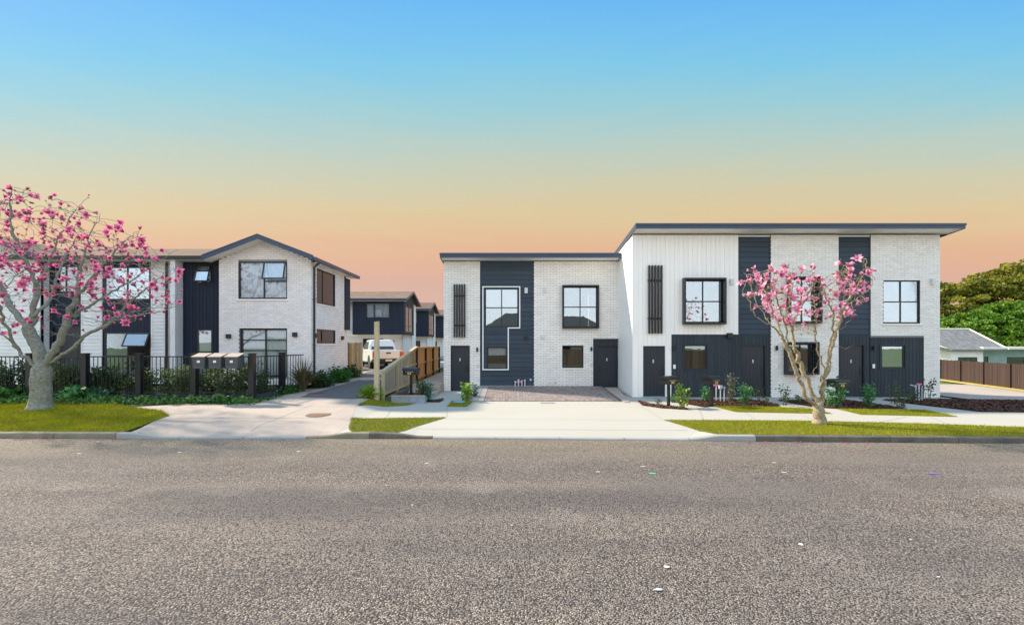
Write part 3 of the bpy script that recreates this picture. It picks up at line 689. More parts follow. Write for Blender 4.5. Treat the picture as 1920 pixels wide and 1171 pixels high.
# ------------------------------------------------------------------ tall terrace block
YB = 19.08; fb = front(YB); XB, ZB = ux(YB), vz(YB)
def rb(u0, u1, v0, v1): return rect(YB, u0, u1, v0, v1)
ter = thing('terrace', (11, YB, 0), 'taller terrace of white boards, white brick and charcoal panels under one flat roof', 'house')
zt = ZB(440.5); zb = .02
wl, wr = XB(1186.6), XB(1384); s0, s1 = XB(1384.5), XB(1444.5); b0, b1 = XB(1445), XB(1572); t0, t1 = XB(1572.5), XB(1632); r0, r1 = XB(1632.5), XB(1762)
zj = ZB(626); dkl = XB(1258.5)
dB1 = rb(1203, 1250, 645.5, 742.5); dB1 = (dB1[0], dB1[1], .04, dB1[3])
wB1 = rb(1282, 1354, 525, 605); wB2 = rb(1282, 1325, 646, 692)
dB2 = rb(1393, 1437, 646, 742); dB2 = (*dB2[:2], .04, dB2[3])
dB3 = rb(1577, 1623, 645, 742); dB3 = (*dB3[:2], .04, dB3[3])
wB3 = rb(1477, 1532, 522, 604); wB4 = rb(1472, 1526, 644, 698)
wB5 = rb(1656, 1725, 525, 606); wB6 = rb(1652.5, 1697, 647, 690)
# white clad bay
backing(fb, wl, wr, zb - .2, zt, [dB1, wB1, wB2], 'white_paint', ter)
vert(fb, wl + .02, wr, zj + .012, zt, [wB1], .19, 'white_paint', ter, .008)
vert(fb, wl + .02, dkl, zb, zj - .012, [dB1], .19, 'white_paint', ter, .008)
vert(fb, dkl + .004, wr + .012, zb, zj - .012, [wB2], .15, 'dark_clad', ter, .012, .022)
b = B(); fb.box(b, wl, wr, -.02, .026, zj - .012, zj + .012); b.build('joint_trim', 'white_trim', ter)
fs = Fr((wl, 0, 0), (0, 1, 0), (-1, 0, 0))
backing(fs, YB, 22.4, zb - .2, zt - .02, [], 'white_paint', ter)
vert(fs, YB - .0, 22.4, zj + .012, zt - .1, [], .19, 'white_paint', ter, .008); vert(fs, YB, 22.4, zb, zj - .012, [], .19, 'white_paint', ter, .008)
b = B(); fs.box(b, YB, 22.4, -.02, .026, zj - .012, zj + .012); b.build('joint_trim', 'white_trim', ter)
b = B(); b.box(wl - .022, wl + .02, YB - .022, YB + .0, zb, zt); b.build('corner_trim', 'white_trim', ter)
# charcoal board strips over the doors
fq = front(YB + .06)
for (p, q, dr) in ((s0, s1, dB2), (t0, t1, dB3)):
    backing(fq, p, q, zb - .2, zt, [dr], 'dark_boards', ter, -.14, 0, 'wall_panel')
    lap(fq, lambda a, c, p=p, q=q, dr=dr: cut(p, q, a, c, [dr]), zj, zt - .06, .21, 'dark_boards', ter)
    vert(fq, p, q, zb, zj - .004, [dr], .15, 'dark_clad', ter)
    b = B(); fq.box(b, p, q, 0, .03, zt - .06, zt); b.build('head_trim', 'white_trim', ter)
# brickwork
zl = ZB(632.5); xl_ = XB(1732)
backing(fb, b0, b1, zb - .2, zt, [wB3, wB4], 'mortar', ter)
Lop = [(r0, xl_, zb - 1, zl)]
backing(fb, r0, r1, zb - .2, zt, [wB5] + Lop, 'mortar', ter)
bk = Bricks(ter, .292, .073, 'brick_white', .010)
bk.wall(fb, lambda a, c: cut(b0, b1, a, c, [wB3, wB4]), zb, zt); bk.wall(fb, lambda a, c: cut(r0, r1, a, c, [wB5] + Lop), zb, zt); bk.done()
fl = front(YB + .04)
backing(fl, r0, xl_, zb - .2, zl, [wB6], 'dark_clad', ter, -.14, 0, 'wall_panel')
vert(fl, r0, xl_, zb, zl - .004, [wB6], .15, 'dark_clad', ter, .012, .022)
b = B()
for p, q in ((wl, wr), (b0, b1), (xl_, r1)): fb.box(b, p - .002, q + .002, -.1, .03, -.25, zb - .003)
for p, q in ((s0, s1), (t0, xl_)): fb.box(b, p, q, -.2, .0, -.25, zb - .003)
b.build('foundation', 'foundation', ter)
# doors and windows
door(fb, dB1, ter, 1, 'white_trim', fw=.06); door(fq, dB2, ter, 1); door(fq, dB3, ter, 1)
window(fb, wB1, ter, rec=.02); surround(fb, wB1, ter, .07, .26)
window(fb, wB2, ter, (0, 1), (0, 1), rec=.0, gl='glass_mid')
window(fb, wB3, ter, rec=.05); surround(fb, wB3, ter, .06, .26)
window(fb, wB4, ter, (0, .55, 1), (0, 1), rec=.05, gl='glass_mid'); surround(fb, wB4, ter, .07, .26)
window(fb, wB5, ter, rec=.06, sill='brick_white'); window(fl, wB6, ter, (0, 1), (0, 1), rec=.0, gl='glass_coated')
slat_screen(fb, XB(1214.5), XB(1240.5), ZB(625), ZB(498), ter)
def box_trim(fr, rc, par):
    a0, a1, z0, z1 = rc; b = B(); t = .06
    fr.box(b, a0-t, a0-.002, .018, .045, z0-t, z1+t); fr.box(b, a1+.002, a1+t, .018, .045, z0-t, z1+t); fr.box(b, a0-.002, a1+.002, .018, .044, z1+.002, z1+t); fr.box(b, a0-.002, a1+.002, .018, .044, z0-t, z0-.002); b.build('window_trim', 'dark_clad', par)
box_trim(fb, wB2, ter); box_trim(fl, wB6, ter)
for u, v in ((1262.5, 652), (1455, 652), (1601 + 36, 652)): wall_light(fb, XB(u), ZB(v), ter)
for u, v in ((1264, 687), (1454.5, 687), (1637, 686)): wbox(fb, XB(u), ZB(v), .10, .17, 'number', ter, 'meter_plate', .045, .02)
for u in (1371, 1747): wbox(fb, XB(u), ZB(528), .14, .24, 'pvc', ter, 'vent_box', .09)
wbox(fb, XB(1366.5), ZB(628.5), .22, .2, 'black_metal', ter, 'vent_box', .14)
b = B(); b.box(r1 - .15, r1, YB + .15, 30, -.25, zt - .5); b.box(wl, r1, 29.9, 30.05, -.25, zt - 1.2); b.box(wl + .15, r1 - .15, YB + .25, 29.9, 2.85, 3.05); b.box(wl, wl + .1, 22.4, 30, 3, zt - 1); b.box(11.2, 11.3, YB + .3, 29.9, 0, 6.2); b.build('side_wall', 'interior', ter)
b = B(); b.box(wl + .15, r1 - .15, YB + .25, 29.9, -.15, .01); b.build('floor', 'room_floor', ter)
mono_roof(ter, 5.04, 18.36, 18.46, 30.4, 6.915, 5.65, .215, YB)

# paved pad, ramping up to the low townhouse
px0, px1, py0, py1 = -1.62, 4.30, 17.84, 21.57
zp = lambda y: .004 + .235 * max(0, (y - py0)) / (py1 - py0)
pad = thing('paved_pad', (1.3, 19.5, 0), 'paved parking pad of small brown blocks in front of the dark board panel', 'paving')
b = B(); b.quadbox([(px0, py0, -.2), (px1, py0, -.2), (px1, py1, -.2), (px0, py1, -.2), (px0, py0, zp(py0)), (px1, py0, zp(py0)), (px1, py1, zp(py1)), (px0, py1, zp(py1))]); b.build('bedding_sand', 'paver_sand', pad)
pw, plen = .118, .2; sl = math.atan2(.235, py1 - py0)
me = B().box(.003, pw - .004, .003, plen - .004, 0, .014).mesh('paver', 'paver'); rest = B(); k = 0
rows = int((py1 - py0) / plen); a0p, a1p = px0 + .52, px1 - .06
for r in range(rows):
    for c in range(int((a1p - a0p) / pw)):
        x_ = a0p + c * pw; y_ = py0 + .02 + r * plen + (plen / 2 if c % 2 else 0)
        if y_ + plen > py1: continue
        if k < 300: inst('paver', me, (x_, y_, zp(y_) + rnd.uniform(-.003, .004)), pad, (sl, 0, 0)); k += 1
        else:
            z0, z1 = zp(y_) + rnd.uniform(-.003, .004), zp(y_ + plen)
            rest.quadbox([(x_ + .003, y_ + .003, z0), (x_ + pw - .004, y_ + .003, z0), (x_ + pw - .004, y_ + plen - .004, z1), (x_ + .003, y_ + plen - .004, z1)] + [(p[0], p[1], p[2] + .014) for p in [(x_ + .003, y_ + .003, z0), (x_ + pw - .004, y_ + .003, z0), (x_ + pw - .004, y_ + plen - .004, z1), (x_ + .003, y_ + plen - .004, z1)]])
rest.build('pavers', 'paver', pad, kind='stuff')
for i in range(2):
    for r in range(9):
        y_ = py0 + .015 + r * .41; x_ = px0 + .01 + i * .255
        b = B(); b.quadbox([(x_, y_, zp(y_) - .04), (x_ + .24, y_, zp(y_) - .04), (x_ + .24, y_ + .4, zp(y_ + .4) - .04), (x_, y_ + .4, zp(y_ + .4) - .04), (x_, y_, zp(y_) + .02), (x_ + .24, y_, zp(y_) + .02), (x_ + .24, y_ + .4, zp(y_ + .4) + .02), (x_, y_ + .4, zp(y_ + .4) + .02)]); b.build('border_paver', 'paver_border', pad)
# drain grate and concrete edge by the pad
gx, gy = g(1027, 755)
gr = thing('drain_grate', (gx, gy, .004), 'small flat drain cover set in the concrete before the paved pad', 'drain cover')
B().box(gx - .28, gx + .28, gy - .16, gy + .16, .0, .012).build('cover', 'paver_border', gr); b = B()
for i in range(9): b.box(gx - .25 + i * .058, gx - .215 + i * .058, gy - .13, gy + .13, .012, .015)
b.build('slots', 'mortar', gr)
b = B(); b.quadbox([(px1 + .02, py0 - .4, -.1), (px1 + .2, py0 - .4, -.1), (4.98, YB + 2.4, -.1), (px1 + .02, YB + 2.4, -.1), (px1 + .02, py0 - .4, .03), (px1 + .2, py0 - .4, .03), (4.98, YB + 2.4, .2), (px1 + .02, YB + 2.4, .2)])
b.build('ramp_edge', 'concrete_old', kind='structure')

# ------------------------------------------------------------------ brick gable townhouse on the left
YL = 18.95; ff = front(YL); XL, ZL = ux(YL), vz(YL)
gab = thing('gabled_townhouse', (-10.3, YL, .7), 'white brick townhouse with a gabled front and dark blue barge boards', 'house')
gx0, gx1 = XL(411), -8.38; gc = (gx0 + gx1) / 2; ze, za, zb = 5.72, 6.50, .55
wG1 = rect(YL, 447, 538.5, 490, 560); wG2 = (*rect(YL, 449, 538.5, 615, 700)[:2], .86, ZL(615))
wS1 = (19.50, 21.55, 4.0, 5.50); wS2 = (19.50, 21.57, 2.27, 2.87)
def gspan(lo, hi):
    z = (lo + hi) / 2
    if z < ze: return cut(gx0, gx1, lo, hi, [wG1, wG2])
    h = (gx1 - gx0) / 2 * (1 - (max(lo, ze) - ze) / (za - ze)); return [(gc - h, gc + h)] if h > .1 else []
backing(ff, gx0, gx1, zb, ze, [wG1, wG2], 'mortar_pale', gab)
B().extrude([(gx0, YL, ze), (gx1, YL, ze), (gc, YL, za)], (0, .14, 0)).build('gable', 'mortar_pale', gab)
fx = Fr((gx1, 0, 0), (0, 1, 0), (1, 0, 0))
backing(fx, YL + .14, 22.7, zb, ze, [wS1, wS2], 'mortar_pale', gab)
bk = Bricks(gab, .232, .074, 'brick_pale', .010)
bk.wall(ff, gspan, zb, za - .02); bk.wall(fx, lambda a, c: cut(YL + .004, 22.7, a, c, [wS1, wS2]), zb, ze); bk.done()
window(ff, wG1, gab, (0, .52, 1), (0, .47, 1), rec=.03, gl='glass_clear', curtain=[(0, 1)], sill='brick_pale', skip=((0, 0), (0, 1)), bars=(1,))
if True:
    g_ = B(); ff.box(g_, wG1[0] + .055, wG1[0] + .055 + .52 * (wG1[1] - wG1[0] - .11) - .024, -.052, -.046, wG1[2] + .055, wG1[3] - .055); g_.build('pane', 'glass_clear', gab)
# the frame bar crosses only the right half: an opened awning sash there
def awning(fr, rc, ang, par, gl='glass_coated', t=.05):
    a0, a1, z0, z1 = rc; h = z1 - z0; s, c = math.sin(ang), math.cos(ang)
    P = lambda a, r, o=0: fr.p(a, .02 + r * s + o * c, z1 - r * c + o * s)
    b = B()
    def bar(aa, ab, ra_, rb_): b.quadbox([P(aa, rb_, 0), P(ab, rb_, 0), P(ab, rb_, .035), P(aa, rb_, .035), P(aa, ra_, 0), P(ab, ra_, 0), P(ab, ra_, .035), P(aa, ra_, .035)])
    bar(a0, a1, 0, t); bar(a0, a1, h - t, h); bar(a0, a0 + t, t, h - t); bar(a1 - t, a1, t, h - t)
    o = b.build('awning_sash', 'frame', par); b = B()
    b.quadbox([P(a0 + t, h - t, .012), P(a1 - t, h - t, .012), P(a1 - t, h - t, .02), P(a0 + t, h - t, .02), P(a0 + t, t, .012), P(a1 - t, t, .012), P(a1 - t, t, .02), P(a0 + t, t, .02)])
    b.build('pane', gl, o)
awning(ff, (wG1[0] + .53 * (wG1[1] - wG1[0]), wG1[1] - .04, wG1[2] + .5 * (wG1[3] - wG1[2]), wG1[3] - .03), R(14), gab, 'glass_mid')
window(ff, wG2, gab, (0, .53, 1), (0, .55, .78, 1), rec=.08, fw=.08, gl='glass_clear', curtain=[(0, .5), (.5, 1)])
window(fx, wS1, gab, (0, .34, 1), (0, 1), rec=.03, gl='glass_clear', sill='brick_pale', curtain=[(0, .34)]); window(fx, wS2, gab, (0, .3, 1), (0, 1), rec=.03, gl='glass_clear', sill='brick_pale', curtain=[(.3, 1)])
for fr, a, z in ((ff, XL(430), ZL(630)), (ff, XL(554), ZL(627)), (fx, 18.95 + .32, 2.6), (fx, 22.35, 2.53)):
    b = B(); fr.box(b, a - .09, a + .09, .0, .11, z - .09, z + .09); b.build('wall_light', 'black_metal', gab)
# gable roof
rx0, rx1, ry0, ry1, zr, zed, th = -12.55, -8.05, 18.4, 23.8, 6.66, 5.80, .13
rf = None
for sx in (0, 1):
    xa, xb = (rx0, gc) if sx == 0 else (gc, rx1); za_, zb_ = (zed, zr) if sx == 0 else (zr, zed)
    b = B(); b.quadbox([(xa, ry0, za_ - th), (xb, ry0, zb_ - th), (xb, ry1, zb_ - th), (xa, ry1, za_ - th), (xa, ry0, za_ - .01), (xb, ry0, zb_ - .01), (xb, ry1, zb_ - .01), (xa, ry1, za_ - .01)])
    rf = b.build('roof', 'shingle', gab)
    b = B(); b.quadbox([(xa, ry0 - .03, za_ - .17), (xb, ry0 - .03, zb_ - .17), (xb, ry0 - .001, zb_ - .17), (xa, ry0 - .001, za_ - .17), (xa, ry0 - .03, za_), (xb, ry0 - .03, zb_), (xb, ry0 - .001, zb_), (xa, ry0 - .001, za_)]); b.build('barge_board', 'fascia', rf)
    b = B(); b.quadbox([(xa, ry0 - .045, za_ + .0), (xb, ry0 - .045, zb_ + .0), (xb, ry0 + .06, zb_ + .0), (xa, ry0 + .06, za_ + .0), (xa, ry0 - .045, za_ + .04), (xb, ry0 - .045, zb_ + .04), (xb, ry0 + .06, zb_ + .04), (xa, ry0 + .06, za_ + .04)]); b.build('barge_flashing', 'fascia', rf)
    b = B(); b.quadbox([(xa, ry0, za_ - th - .03), (xb, ry0, zb_ - th - .03), (xb, YL + .03, zb_ - th - .03), (xa, YL + .03, za_ - th - .03), (xa, ry0, za_ - th - .004), (xb, ry0, zb_ - th - .004), (xb, YL + .03, zb_ - th - .004), (xa, YL + .03, za_ - th - .004)]); b.build('soffit', 'soffit', rf)
b = B(); b.box(rx1 - .02, rx1 + .1, ry0, ry1, zed - .17, zed - .03); b.build('gutter', 'fascia', rf)
b = B(); b.box(gx1 - .05, rx1 - .021, YL + .14, ry1, zed - .16, zed - .135); b.build('soffit', 'soffit', rf)
b = B(); b.tube([(gx1 + .36, 19.14, ze - .02), (gx1 + .2, 19.14, ze - .12), (gx1 + .07, 19.14, ze - .25), (gx1 + .07, 19.14, .72)], .042, 8); b.build('downpipe', 'black_metal', gab)
for z in (2.2, 4.1): B().box(gx1 + .0, gx1 + .12, 19.08, 19.2, z, z + .03).build('pipe_bracket', 'black_metal', gab)
# set-back rear part of the same house: dark upper cladding over white boards
fr_ = Fr((gx1 - .12, 0, 0), (0, 1, 0), (1, 0, 0))
backing(fr_, 22.7, 23.5, .55, 5.6, [], 'white_paint', gab); lap(fr_, lambda a, c: [(22.9, 23.5)], .7, 2.9, .155, 'board_white', gab)
B().box(gx1 - .1, gx1 + .06, 22.72, 23.4, 2.95, 5.55).build('side_panel', 'navy_clad', gab)
b = B(); b.box(gx0, gx0 + .12, YL + .14, 23.5, .55, 5.7); b.box(gx0, gx1 - .2, 23.4, 23.5, .55, 5.7); b.box(gx0 + .12, gx1 - .15, YL + .2, 23.4, 3.2, 3.35); b.box(gx0 + .12, gx1 - .15, YL + .2, 23.4, .6, .8); b.build('inner_walls', 'interior', gab)

# ------------------------------------------------------------------ white weatherboard row behind the black fence
YR = 20.0; fw_ = front(YR); XR, ZR = ux(YR), vz(YR)
row = thing('weatherboard_row', (-17, YR, .6), 'white weatherboard and navy panel townhouse row behind the left magnolia', 'house')
zt = 5.86; zb = .5
segs = [('n', 335, 411), ('w', 284, 335), ('n', 192, 284), ('w', 153, 192), ('n', 95, 153), ('n', -60, 95)]
wR1 = (*rect(YR, 369, 397, 497, 531),); wR2 = (*rect(YR, 369.5, 398.5, 617, 690)[:2], .9, ZR(617))
wR3 = rect(YR, 196, 282, 500, 562); wR4 = (*rect(YR, 193.5, 283, 622, 700)[:2], .85, ZR(622)); wR5 = rect(YR, 100, 148, 498, 548)
dR = (*rect(YR, 98, 150, 612, 700)[:2], .7, ZR(612))
opsR = [wR1, wR2, wR3, wR4, wR5, dR]
for k_, u0, u1 in segs:
    p, q = XR(u0), XR(u1) if u1 != 411 else gx0 - .002
    backing(fw_, p, q, zb, zt, [o for o in opsR if o[0] >= p - .01 and o[1] <= q + .01], 'white_paint' if k_ == 'w' else 'navy_clad', row)
    if k_ == 'w': lap(fw_, lambda a, c, p=p, q=q: [(p + .05, q - .02)], .6, zt, .155, 'board_white', row); B().box(p, p + .05, YR - .035, YR - .002, .6, zt).build('corner_trim', 'white_trim', row)
    elif u1 > 90: vert(fw_, p + .01, q, .6, zt, [o for o in opsR if o[0] >= p - .01 and o[1] <= q + .01], .155, 'navy_clad', row, .012)
B().box(XR(335) + .0, XR(344), YR - .5, YR - .03, .6, zt).build('return_wall', 'board_white', row)
window(fw_, wR1, row, (0, 1), (0, 1), rec=.0, gl='glass_clear'); awning(fw_, (wR1[0] + .02, wR1[1] - .02, wR1[2] + .02, wR1[3] - .02), R(16), row)
window(fw_, wR2, row, (0, 1), (0, .5, 1), rec=.0, gl='glass_mid', curtain=[(0, 1)])
window(fw_, wR3, row, (0, .5, 1), (0, 1), rec=.0, gl='glass_coated', curtain=[(0, 1)]); window(fw_, wR4, row, (0, .5, 1), (0, .45, 1), rec=.04, fw=.08, gl='glass_clear', skip=((1, 1),))
awning(fw_, (XR(238), XR(282), ZR(652), ZR(622) - .06), R(24), row); window(fw_, wR5, row, (0, .5, 1), (0, 1), rec=.0, gl='glass_coated')
door(fw_, dR, row, 1, num=False)
b = B(); b.tube([(XR(315), YR - .09, zt), (XR(315), YR - .09, .6)], .05, 8); b.build('downpipe', 'black_metal', row)
# roof of the row and its left gable
b = B(); b.quadbox([(-24, 19.45, 5.90), (-12.0, 19.45, 5.90), (-12.0, 22.7, 6.86), (-24, 22.7, 6.86), (-24, 19.45, 6.02), (-12.0, 19.45, 6.02), (-12.0, 22.7, 6.98), (-24, 22.7, 6.98)])
rw = b.build('roof', 'shingle', row)
b = B(); b.quadbox([(-24, 22.7, 6.86), (-12, 22.7, 6.86), (-12, 26, 5.9), (-24, 26, 5.9), (-24, 22.7, 6.98), (-12, 22.7, 6.98), (-12, 26, 6.02), (-24, 26, 6.02)]); b.build('roof', 'shingle', row)
B().box(-24, -12.2, 19.35, 19.449, 5.86, 6.0).build('gutter', 'black_metal', rw); B().box(-24, -12.3, 19.46, 20.05, 5.84, 5.865).build('soffit', 'soffit', rw)
fg = front(19.6); lx0, lx1 = -24.6, -20.32
backing(fg, lx0, lx1, zb, 5.75, [], 'white_paint', row); lap(fg, lambda a, c: [(lx0 + .05, lx1 - .06)], .6, 5.75, .155, 'board_white', row)
B().box(lx1 - .06, lx1 + .02, 19.56, 19.6, .6, 5.75).build('corner_trim', 'white_trim', row); B().box(lx1 - .12, lx1, 19.6, 20.0, .6, 5.75).build('return_wall', 'board_white', row)
for xa, xb, za_, zb_ in ((-25.2, -22.5, 5.8, 6.85), (-22.5, -19.9, 6.85, 5.84)):
    b = B(); b.quadbox([(xa, 19.1, za_), (xb, 19.1, zb_), (xb, 23, zb_), (xa, 23, za_), (xa, 19.1, za_ + .14), (xb, 19.1, zb_ + .14), (xb, 23, zb_ + .14), (xa, 23, za_ + .14)]); b.build('roof', 'shingle', row)
    b = B(); b.quadbox([(xa, 19.07, za_ - .04), (xb, 19.07, zb_ - .04), (xb, 19.099, zb_ - .04), (xa, 19.099, za_ - .04), (xa, 19.07, za_ + .16), (xb, 19.07, zb_ + .16), (xb, 19.099, zb_ + .16), (xa, 19.099, za_ + .16)]); b.build('barge_board', 'fascia', row)
b = B(); b.extrude([(lx0, 19.6, 5.75), (lx1, 19.6, 5.75), (-22.4, 19.6, 6.8)], (0, .1, 0)); b.build('gable', 'board_white', row)
b = B(); b.box(-24.6, -12.3, 25.4, 25.5, .5, 5.9); b.box(-24.5, -12.35, YR + .2, 25.4, 3.2, 3.35); b.box(-24.5, -12.35, YR + .2, 25.4, .5, .75); b.build('inner_walls', 'interior', row)
b = B(); b.box(XR(205), XR(268), YR + 1.4, YR + 2.0, .8, 1.75); b.box(XR(215), XR(225), YR + 1.2, YR + 1.3, .8, 1.9); b.build('dining_table', 'timber_brown', row)

# ------------------------------------------------------------------ rear townhouses: one built, two copied along the drive
zg = .70
def rear_house(label):
    h = thing('rear_townhouse', (-9.7, 33, zg), label, 'house', 'navy and white townhouses along the back drive')
    fu = front(33.0); bx0, bx1, bz0, bz1 = -11.57, -7.85, 2.90, 5.50
    wd = rect(33., 686.5, 730.5, 568, 596)
    backing(fu, bx0, bx1, bz0, bz1, [wd], 'navy_clad', h, -.12); vert(fu, bx0, bx1, bz0, bz1 - .02, [wd], .16, 'navy_clad', h, .014)
    window(fu, wd, h, (0, .33, 1), (0, 1), rec=.0, fw=.04, gl='glass_mid', curtain=[(0, 1)])
    fz = Fr((bx1, 0, 0), (0, 1, 0), (1, 0, 0)); ws = (33.5, 35.9, 3.1, 5.0)
    backing(fz, 33.12, 36.3, bz0, bz1 - .02, [ws], 'dark_clad', h); vert(fz, 33.0, 36.3, bz0, bz1 - .02, [ws], .16, 'dark_clad', h)
    window(fz, ws, h, (0, .45, 1), (0, .22, 1), rec=.0, gl='glass_mid')
    b = B(); b.box(bx0, bx1 - .12, 33.12, 36.3, bz0, bz0 + .12); b.build('overhang_floor', 'white_paint', h)
    fy = front(33.8); gd = (-11.1, -9.55, zg, 2.62); gd2 = (-10.0 + .9, -8.6, zg, 2.5)
    backing(fy, -13, -8.1, zg - .1, 2.9, [gd, (-9.3, -8.75, 1.5, 2.5)], 'white_paint', h)
    b = B(); fy.box(b, gd[0], gd[1], -.3, -.2, gd[2], gd[3]); b.build('garage_door', 'dark_clad', h); window(fy, (-9.3, -8.75, 1.5, 2.5), h, (0, 1), (0, 1), gl='glass_mid')
    fz2 = Fr((-8.1, 0, 0), (0, 1, 0), (1, 0, 0)); backing(fz2, 33.8, 37.6, zg - .1, 2.9, [], 'brick_pale', h)
    fz3 = Fr((-7.95, 0, 0), (0, 1, 0), (1, 0, 0)); backing(fz3, 36.3, 37.6, zg - .1, 5.5, [], 'brick_pale', h, -.3)
    fv = front(33.6); backing(fv, -13., -11.58, 2.9, 5.5, [], 'white_paint', h); lap(fv, lambda a, c: [(-13, -11.6)], 2.9, 5.5, .155, 'board_white', h)
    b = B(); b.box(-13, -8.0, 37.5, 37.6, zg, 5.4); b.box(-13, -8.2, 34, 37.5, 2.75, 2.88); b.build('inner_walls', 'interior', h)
    for ya, yb, z0, z1 in ((32.65, 35.2, 5.36, 6.16), (35.2, 37.95, 6.16, 5.30)):
        b = B(); b.quadbox([(-13.3, ya, z0), (-7.6, ya, z0), (-7.6, yb, z1), (-13.3, yb, z1), (-13.3, ya, z0 + .11), (-7.6, ya, z0 + .11), (-7.6, yb, z1 + .11), (-13.3, yb, z1 + .11)]); o = b.build('roof', 'shingle', h)
        b = B(); b.quadbox([(-7.598, ya, z0 - .05), (-7.57, ya, z0 - .05), (-7.57, yb, z1 - .05), (-7.598, yb, z1 - .05), (-7.598, ya, z0 + .13), (-7.57, ya, z0 + .13), (-7.57, yb, z1 + .13), (-7.598, yb, z1 + .13)]); b.build('barge_board', 'fascia', o)
    b = B(); b.extrude([(bx1 - .1, 33.1, bz1 - .04), (bx1 - .1, 37.5, bz1 - .12), (bx1 - .1, 35.2, 6.10)], (.1, 0, 0)); b.build('gable', 'dark_clad', h)
    B().box(-13.3, -7.62, 32.5, 32.648, 5.32, 5.48).build('gutter', 'fascia', h); B().box(-13.2, -7.65, 32.66, 33.0, 5.31, 5.355).build('soffit', 'soffit', h)
    return h
rh = rear_house('nearest navy clad upper storey townhouse behind the white pickup')
def copy_tree(o, parent=None):
    c = o.copy(); col.objects.link(c)
    if parent is not None:
        c.parent = parent; c.matrix_parent_inverse = o.matrix_parent_inverse.copy()
    for ch in list(o.children): copy_tree(ch, c)
    return c
for i, lb in ((1, 'second navy and white townhouse down the back drive, behind the nearest one'), (2, 'furthest navy townhouse sliver beside the low brick townhouse edge')):
    c = copy_tree(rh); c.location.y += 9.6 * i; c['label'] = lb

# ------------------------------------------------------------------ white house on the right, beyond the brown fence
hw = thing('bungalow', (38, 42, -.6), 'white bungalow with a lichened grey roof behind the brown fence', 'house')
YH = 42.; XH, ZH = ux(YH), vz(YH); fh = front(YH); x0, x1 = XH(1782), XH(1843); zt = ZH(657)
wH = rect(YH, 1796, 1832, 669, 679)
backing(fh, x0, x1, -.7, zt, [wH], 'board_white', hw); lap(fh, lambda a, c: cut(x0, x1, a, c, [wH]), .2, zt, .2, 'board_white', hw)
window(fh, wH, hw, (0, .36, .7, 1), (0, 1), rec=0, gl='glass_mid', fw=.06)
fk = front(YH + 1.2); y2 = YH + 1.2; wK = rect(y2, 1888, 1960, 669, 690); wK2 = rect(y2, 1845, 1853, 668, 690)
backing(fk, x1, ux(y2)(1990), -.7, zt + .1, [wK, wK2], 'teal_wall', hw); window(fk, wK, hw, (0, .45, 1), (0, 1), rec=0, gl='glass_mid'); window(fk, wK2, hw, (0, 1), (0, 1), rec=0, gl='glass_mid')
b = B(); b.box(x1 - .3, ux(YH)(1990), YH - .3, YH + 9, zt + .12, zt + .34); b.build('flat_roof', 'cream', hw)
rz = ZH(617); ry = YH + 3.2
# main roof: slope seen from the street, hipped at the right
xr0, xr1 = XH(1700), XH(1838) * 1.05
zrr = H + (V0 - 617) * ry / F
b = B(); b.quadbox([(XH(1782) - .25, YH - .4, zt - .02), (x1 + 1.9, YH - .4, zt - .02), (xr1, ry, zrr - .12), (XH(1765) - 4, ry, zrr - .12), (XH(1782) - .25, YH - .4, zt + .1), (x1 + 1.9, YH - .4, zt + .1), (xr1, ry, zrr), (XH(1765) - 4, ry, zrr)])
o = b.build('roof', 'grey_roof', hw)
b = B(); b.extrude([(x1 + 1.9, YH - .4, zt + .1), (xr1, ry, zrr), (x1 + 2.4, ry + 3.5, zt + .1)], (0, 0, -.1)); b.build('roof_hip', 'grey_roof', hw)
b = B(); b.tube([(XH(1765) - 4, ry, zrr + .03), (xr1, ry, zrr + .03), (x1 + 1.95, YH - .42, zt + .13)], .07, 6); b.build('ridge_cap', 'cream', hw)
# cream gable wall at its left, seen past the terrace
b = B(); b.extrude([(x0, YH + .02, -.7), (x0, YH + .02, zt), (x0 - 3, YH + 2.6, zrr - .3), (x0 - 3, YH + 2.6, -.7)], (.0, .12, 0)); b.build('gable_wall', 'cream', hw)
b = B(); b.tube([(x0 - .2, YH - .35, zt + .03), (x0 - 3.4, YH + 2.5, zrr - .1)], .07, 6); b.build('barge', 'cream', hw)
b = B(); b.box(x0 - 4, x1 + 4, YH + 8, YH + 8.2, -.7, zt); b.build('rear_wall', 'board_white', hw)
